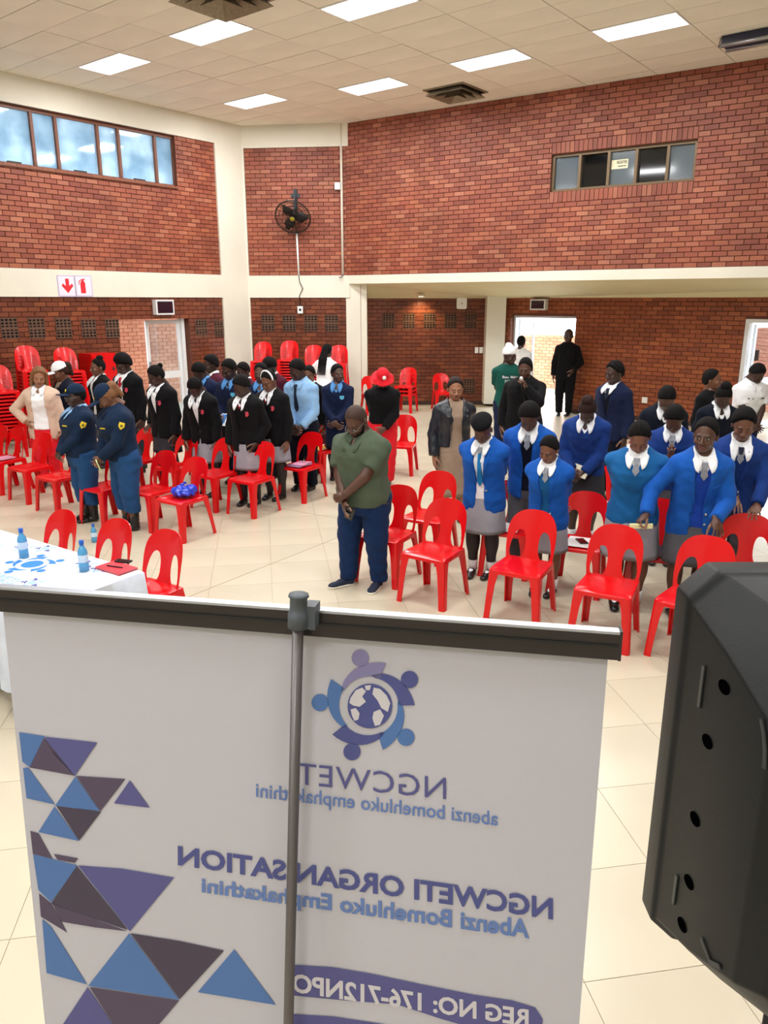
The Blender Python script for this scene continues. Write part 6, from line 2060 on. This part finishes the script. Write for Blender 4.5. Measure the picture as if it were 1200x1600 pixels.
for (x, z) in ((-.07, .27), (.07, .27), (-.065, .235), (.066, .235)):
    p_ = f.proj(x, z, .034, .004); MB().lathe([(.001, 0), (.008, 0), (.008, .004), (.001, .006)], 8, Matrix.Translation(p_) @ f.T.to_3x3().to_4x4() @ RX(math.pi / 2)).build('stud', M_STEEL, f.root)
hp = f.hand_point('R', (.01, -.03, .10)); t = empty('phone', hp, f.yaw, 'black phone in the hand of the leather jacket woman', 'phone'); MB().box((-.014, -.03, -.055), (-.006, .03, .05)).build('case', M_BLACK, t); MB().box((-.0155, -.027, -.05), (-.0142, .027, .046)).build('screen', M_GLASS_D, t)
f = Fig('person in a red bucket hat, black jersey and red trousers', (598, 576), 1.60, yaw=4, lean=8, head=(28, 6, 0), girth=1.14, skin='dark', L='clasp', R='behind', res=Mm, group=GB)
f.top('jersey', C['black'], .020, 'long', hem=.03); f.trousers(C['red_cloth'], r=(.062, .05, .042), waist=.09); f.hair('bucket', C['red_cloth'], 'bucket_hat'); f.shoes()
em = MB().lathe([(.001, .0), (.026, .0), (.026, .003), (.001, .003)], 18, Matrix.Translation((0, -.091, .165)) @ RX(math.radians(66)) @ Matrix.Translation((0, 0, -.001))); f.head_part('hat_badge', em, M_WHITE)
f = Fig('man in a white beanie and dark green printed T-shirt', (796, 541), 1.76, yaw=6, lean=1, head=(14, 30, 0), skin='deep', L='down', R='behind', res=Fa, group=GB)
f.top('t_shirt', C['green_tee'], .022, 'short', hem=-.05); f.trousers(C['navy']); f.hair('beanie', C['white'], 'beanie'); f.shoes()
uv, ff = text_mesh('Beau  Maker', .02)
link('shirt_lettering', mesh_from('shirt_lettering', [f.proj(-.07 + .14 * u, .215 + .022 * v, .023, .006) for u, v in uv], ff), M_SIGNW, f.root)
f.patch('shirt_print', [(-.05, .2), (-.006, .2), (-.006, .12), (-.045, .13)], mat('print_grey', srgb(140, 164, 158), .8, noise=(60, .5)), .023, .005, .003); f.patch('shirt_print', [(.006, .2), (.055, .2), (.05, .13), (.006, .12)], MATS['print_grey'], .023, .005, .003)
f = Fig('man in a white shirt with his back turned, in the bright doorway', (815, 525), 1.70, yaw=150, lean=2, head=(4, 0, 0), skin='deep', res=Fa, group=GB)
f.top('shirt', C['white'], .02, 'long', hem=-.05); f.trousers(C['navy_dark']); f.hair('crop'); f.shoes()
f = Fig('man in a black shirt speaking into a microphone', (822, 559), 1.72, yaw=-22, lean=4, head=(14, 0, 0), girth=1.32, belly=.02, skin='dark', L='mic', R='down', res=Mm, group=GB)
f.top('shirt', C['black'], .020, 'long', hem=-.06); f.collar(C['black'], .022); f.trousers(C['navy_dark']); f.hair('crop'); f.shoes()
hp = f.hand_point('L', (.0, -.03, .055)); t = empty('microphone', hp, f.yaw, 'microphone with a pale head held at the mouth of the man in black', 'microphone'); t.rotation_euler = (math.radians(16), math.radians(-8), f.yaw)
MB().tube([(0, 0, -.11), (0, 0, .03), (0, 0, .05)], [.011, .014, .019], 12).build('handle', M_BLACK, t, True); MB().lathe([(.001, .100), (.016, .096), (.025, .08), (.026, .065), (.019, .05)][::-1], 16).build('head', mat('mic_grille', srgb(206, 206, 206), .4, metal=.4), t, True)
MB().tube([(0, 0, -.11), (0, -.01, -.2), (.01, -.01, -.4), (.0, .02, -.7)], .004, 6).build('cable', M_BLACK, t, True)
f = Fig('tall man in black leaning on the brick beside the doorway', (883, 514), feet_px=(880, 649), yaw=-22, lean=-2, head=(2, -6, 0), skin='deep', eyes='open', L=('v', (.09, -.07, .02), (-.3, -.4, -.7), (-1, .2, 0), 'relax'), res=Fa, group=GB)
print('H27', f.H)
f.top('jersey', C['black'], .022, 'long', hem=-.05, cut_neck=True); f.trousers(C['black']); f.hair('shaved', M_SCALP); f.shoes()

# --- left block
f = Fig('woman in a beige blazer, white blouse and red trousers with a hand on her hip', (60, 574), 1.60, yaw=8, lean=2, head=(12, 14, 8), girth=1.1, bust=.018, skin='tan', R='hipside', L='down', res=Mm, group=GL)
f.top('blouse', C['white'], .014, 'none', hem=-.02, vneck=.04); f.collar(C['white'], .016, tip=.03); blazer(f, 'beige', [(-.2, .07), (.05, .058), (.2, .05), (.33, .05)], hem=-.10, lap=False); f.trousers(C['red_cloth'], r=(.060, .046, .042), waist=.08); f.hair('bob', M_HAIRB); f.shoes()
f = Fig('woman in a white cap and dark jacket facing left', (92, 566), 1.64, yaw=-45, lean=5, head=(22, -10, 0), girth=1.06, skin='mid', L=('v', (.03, -.15, .06), (-.5, -.5, -.3), (-.5, .5, 0), 'drape'), R='down', res=Mm, group=GL)
f.top('blouse', C['taupe'], .010, 'none', hem=0); blazer(f, 'navy_dark', OPEN_BLAZER); f.trousers(C['navy_dark']); f.hair('ponytail', M_HAIRT); f.hair('cap', C['white'], 'cap', 1.03); f.shoes()
f = Fig('police officer with glasses in a navy cap, hands clasped, facing left', (128, 601), feet_px=(142, 812), yaw=-48, lean=1, head=(10, -6, 0), girth=1.28, belly=.026, bust=.03, skin='deep', L='clasp', R='clasp', res=N, group='police officers')
print('H3', f.H)
f.top('jersey', C['police_top'], .018, 'long', hem=-.02, vneck=.05); f.collar(C['lightblue'], .022, tip=.04, spread=.04); f.trousers(C['police_trouser'], r=(.060, .046, .038), end=.10); f.shoes('boot'); f.hair('crop'); f.hair('cap', C['police_top'], 'cap', 1.03)
gm = MB()
for sx in (-1, 1): gm.tube([(sx * .033 + .024 * math.cos(a), -.110, .080 + .018 * math.sin(a)) for a in np.linspace(0, 2 * math.pi, 15)], .0025, 5, False)
gm.bar((-.055, -.107, .083), (-.08, .0, .086), .003, .004); gm.bar((.055, -.107, .083), (.08, .0, .086), .003, .004); f.head_part('glasses', gm, M_STEEL)
def police_marks(f):
    f.patch('name_tag', [(.03, .215), (.075, .215), (.075, .207), (.03, .207)], M_BADGEY, .018, .005, .004)
    f.patch('name_tag', [(-.085, .225), (-.05, .225), (-.05, .21), (-.085, .21)], M_SIGNW, .018, .005, .004)
    S, E = f.sho['L'], f.arm['L'][0]
    c = S + (E - S) * .3; rr_ = .0315 * f.H * (1 + (f.girth - 1) * .6) + .024
    d_ = (E - S).normalized(); o_ = Vector((.93, -.36, 0)); o_ = (o_ - d_ * o_.dot(d_)).normalized(); sd = o_.cross(d_)
    pts = [(-.029, .038), (.029, .038), (.032, -.006), (0, -.040), (-.032, -.006)]
    v_, f_ = plate(pts, [], .02, lambda x, z: c + (o_ * math.cos(x / rr_) + sd * math.sin(x / rr_)) * rr_ - d_ * z, .004, o_)
    link('shoulder_badge', mesh_from('shoulder_badge', v_, f_), M_BADGEY, f.root)
    v_, f_ = plate(circ(0, .002, .014, 12), [], .0, lambda x, z: c + (o_ * math.cos(x / rr_) + sd * math.sin(x / rr_)) * (rr_ + .003) - d_ * z, .002, o_)
    link('badge_star', mesh_from('badge_star', v_, f_), mat('badge_green', srgb(96, 98, 30), .6), f.root)
    f.head_part('cap_badge', MB().lathe([(.001, 0), (.019, 0), (.019, .004), (.001, .005)], 14, Matrix.Translation((0, -.088, .168)) @ RX(math.radians(66))), M_BADGEY)
police_marks(f)
f = Fig('police officer with a brown ponytail and navy cap, looking down at a phone', (186, 601), feet_px=(205, 826), yaw=-50, lean=7, head=(42, -14, 0), girth=1.24, bust=.03, skin='mid', R=('v', (-.01, -.17, -.005), (.3, -.5, -.7), (.6, .4, .4), 'grip', (-.9, .5, -.3)), L=('v', (.03, -.165, .02), (-.5, -.5, -.6), (-.6, .6, 0), 'drape', (.9, .5, -.3)), res=N, group='police officers')
print('H4', f.H)
f.top('jersey', C['police_top'], .018, 'long', hem=-.02); f.collar(C['police_top'], .02); f.trousers(C['police_trouser'], r=(.060, .046, .038), end=.10); f.shoes('boot'); f.hair('ponytail', M_HAIRB); f.hair('cap', C['police_top'], 'cap', 1.03); police_marks(f)
hp = f.hand_point('R', (.0, -.045, .10)); t = empty('phone', hp, f.yaw, 'phone in a pale green cover held by the ponytailed officer', 'phone'); t.rotation_euler = (.3, .3, f.yaw - .2); MB().box((-.038, -.006, -.07), (.038, .004, .07)).build('case', mat('case_green', srgb(206, 224, 170), .5), t); MB().box((-.034, -.0075, -.066), (.034, -.0061, .066)).build('screen', mat('phone_screen', srgb(190, 200, 150), .2), t)
f = Fig('pupil with a high bun and white collar, facing left behind the officers', (152, 560), 1.62, yaw=-40, lean=2, head=(6, -8, 0), skin='mid', res=Fa, group=GL)
white_shirt(f, tip=.06, over=.044); blazer(f, 'black', OPEN_BLAZER); f.skirt(C['grey_dark'], **SKL); f.hair('puff'); f.shoes()
f = Fig('tall boy in a black blazer with a bright red tie', (191, 554), 1.72, yaw=-25, lean=4, head=(26, -6, 0), skin='deep', res=Fa, group=GL)
white_shirt(f, 'tie_red', over=.044); blazer(f, 'black', SHUT_BLAZER, crest=M_CREST); f.trousers(C['charcoal']); f.hair('afro'); f.shoes()
f = Fig('girl in a black blazer by the open door, one hand on a chair', (242, 571), 1.66, yaw=-30, lean=5, head=(30, -26, 0), skin='deep', R=rest(229, 669), L='down', res=Mm, group=GL)
white_shirt(f, tip=.06, over=.044); blazer(f, 'black', SHUT_BLAZER, crest=M_CREST); f.skirt(C['charcoal'], length=.2, flare=1.1); f.stockings(C['stocking']); f.hair('back_bun'); f.shoes()
f = Fig('girl with a bowed head and wide white collar, left of the front row', (303, 590), 1.58, yaw=-18, lean=10, head=(52, 0, 0), skin='deep', res=Mm, group=GL)
white_shirt(f, tip=.06, over=.044); blazer(f, 'black', SHUT_BLAZER, crest=M_CREST); f.skirt(C['grey_skirt'], **SKL); f.stockings(C['stocking']); f.hair('cornrow'); f.shoes()
f = Fig('boy in a navy sweater and blue collar bowing at the back left', (309, 566), 1.66, yaw=-18, lean=8, head=(46, -6, 0), skin='deep', res=Fa, group=GL)
white_shirt(f, None, None, 'blue_collar'); vsweater(f, 'navy'); f.trousers(C['navy_dark']); f.hair('crop'); f.shoes()
f = Fig('boy in a maroon jersey looking left, farthest back on the left', (329, 555), 1.66, yaw=-45, lean=3, head=(12, -10, 0), skin='deep', res=Fa, group=GL)
white_shirt(f); vsweater(f, 'maroon'); f.trousers(C['charcoal']); f.hair('short_afro'); f.shoes()
f = Fig('pupil in a navy sweater with a pale crest, holding a blue phone and paper', (357, 561), 1.70, yaw=-20, lean=5, head=(24, -14, 0), skin='deep', R=('v', (-.05, -.15, .05), (.4, -.6, -.3), (.5, .5, .3), 'grip'), L='down', res=Fa, group=GL)
white_shirt(f, None, None, 'blue_collar', tip=.042); vsweater(f, 'navy', v=.06); f.crest(M_CRESTB, .05, .215, .016, .018, .02); f.trousers(C['navy_dark']); f.hair('crop'); f.shoes()
hp = f.hand_point('R', (.0, -.04, .08)); t = empty('phone', hp, f.yaw, 'blue phone held over a paper in the back left rows', 'phone'); t.rotation_euler = (-.7, 0, f.yaw); MB().box((-.036, -.006, -.06), (.036, .004, .07)).build('case', M_PRINT, t); MB().box((-.07, .006, -.1), (.1, .008, .09)).build('paper_sheet', M_WHITE, t)
f = Fig('pupil in maroon half hidden behind the crest-sweater pupil', (379, 566), 1.58, yaw=-30, lean=4, head=(20, -8, 0), skin='deep', res=Fa, group=GL)
white_shirt(f); vsweater(f, 'maroon'); f.trousers(C['charcoal']); f.hair('crop'); f.shoes()
f = Fig('girl in a black blazer and white collar, middle of the left front row', (376, 587), 1.60, yaw=-20, lean=4, head=(32, -14, 0), skin='deep', L=('v', (.10, -.05, -.02), None, None, 'relax'), res=Mm, group=GL)
white_shirt(f, tip=.06, over=.044); vsweater(f, 'black', inf=.016, v=.06); f.patch('neck_trim', [(-.028, .292), (0, .243), (.028, .292), (.024, .292), (0, .25), (-.024, .292)], C['tie_red'], .016, .005, .004); blazer(f, 'black', OPEN_BLAZER, crest=M_CREST, hem=-.09); f.skirt(C['grey_skirt'], **SKL); f.stockings(C['stocking']); f.hair('short_afro'); f.shoes()
f = Fig('pupil in a navy jacket and blue collar looking at the camera', (407, 567), 1.64, yaw=-8, lean=2, head=(6, -4, 0), skin='dark', eyes='open', res=Fa, group=GL)
white_shirt(f, None, None, 'blue_collar'); vsweater(f, 'navy', v=.06); f.trousers(C['navy_dark']); f.hair('crop'); f.shoes()
f = Fig('pupil with a round afro in maroon at the back', (421, 560), 1.62, yaw=-20, lean=6, head=(34, 0, 0), skin='deep', res=Fa, group=GL)
white_shirt(f); vsweater(f, 'maroon'); f.trousers(C['charcoal']); f.hair('afro'); f.shoes()
f = Fig('girl with a white headband in a black blazer and grey skirt', (428, 578), feet_px=(432, 778), yaw=-24, lean=3, head=(26, -6, 0), skin='mid', res=N, group=GL)
print('H16', f.H)
white_shirt(f, tip=.06, over=.044); vsweater(f, 'black', inf=.016, v=.06); f.patch('neck_trim', [(-.028, .292), (0, .243), (.028, .292), (.024, .292), (0, .25), (-.024, .292)], C['tie_red'], .016, .005, .004); blazer(f, 'black', OPEN_BLAZER, crest=M_CREST, hem=-.09); f.skirt(C['grey_skirt'], length=.215, flare=1.14, pleats=12); f.stockings(C['stocking']); f.hair('back_bun'); f.shoes()
f.head_part('headband', MB().tube([(.083 * math.cos(a), -.018 + .02 * math.sin(a), .122 + .100 * math.sin(a)) for a in np.linspace(-.1, math.pi + .1, 19)], .011, 8), C['white'])
f = Fig('boy in a pale blue shirt and dark tie, head bowed', (464, 561), 1.74, yaw=-24, lean=6, head=(30, -16, 0), skin='deep', L=('v', (.06, -.13, .0), (-.5, -.4, -.6), (-.6, .6, 0), 'drape'), R='clasp', res=Mm, group=GL)
f.top('shirt', C['lightblue'], .016, 'long', hem=-.03); f.collar(C['lightblue'], .018); f.tie(C['tie_dark'], inf=.018, z0=.10); f.trousers(C['navy_dark'], waist=.07); f.hair('crop'); f.shoes()
f = Fig('pupil in maroon peeking out behind the pale blue shirt', (483, 571), 1.56, yaw=-16, lean=3, head=(14, 0, 0), skin='mid', res=Fa, group=GL)
white_shirt(f); vsweater(f, 'black'); f.skirt(C['maroon'], **SKL); f.hair('crop'); f.shoes()
f = Fig('woman in a white T-shirt with long braids bending over the stacked chairs', (511, 538), 1.66, yaw=150, lean=10, head=(14, 6, 0), skin='deep', L=('v', (.17, -.16, .20), (.3, -.6, -.3), (0, 0, -1), 'relax'), R=('v', (-.14, -.16, .12), None, None, 'relax'), res=Fa, group=GB)
f.top('t_shirt', C['white'], .018, 'short', hem=-.04); f.trousers(mat('print_trousers', srgb(190, 220, 236), .8, noise=(18, .5))); f.hair('braids'); f.shoes()
f = Fig('girl in a navy sweater with a blue collar looking to the right', (528, 569), feet_px=(530, 747), yaw=-6, lean=1, head=(4, 34, 0), skin='dark', eyes='open', L='clasp', R='clasp', res=Mm, group=GL)
print('H20', f.H)
white_shirt(f, None, None, 'blue_collar', tip=.042); vsweater(f, 'navy', v=.065, hem=-.04); f.crest(M_CRESTB, .05, .21, .018, .018, .02); f.skirt(C['navy'], length=.24, flare=1.06); f.stockings(C['stocking']); f.hair('crop'); f.shoes()
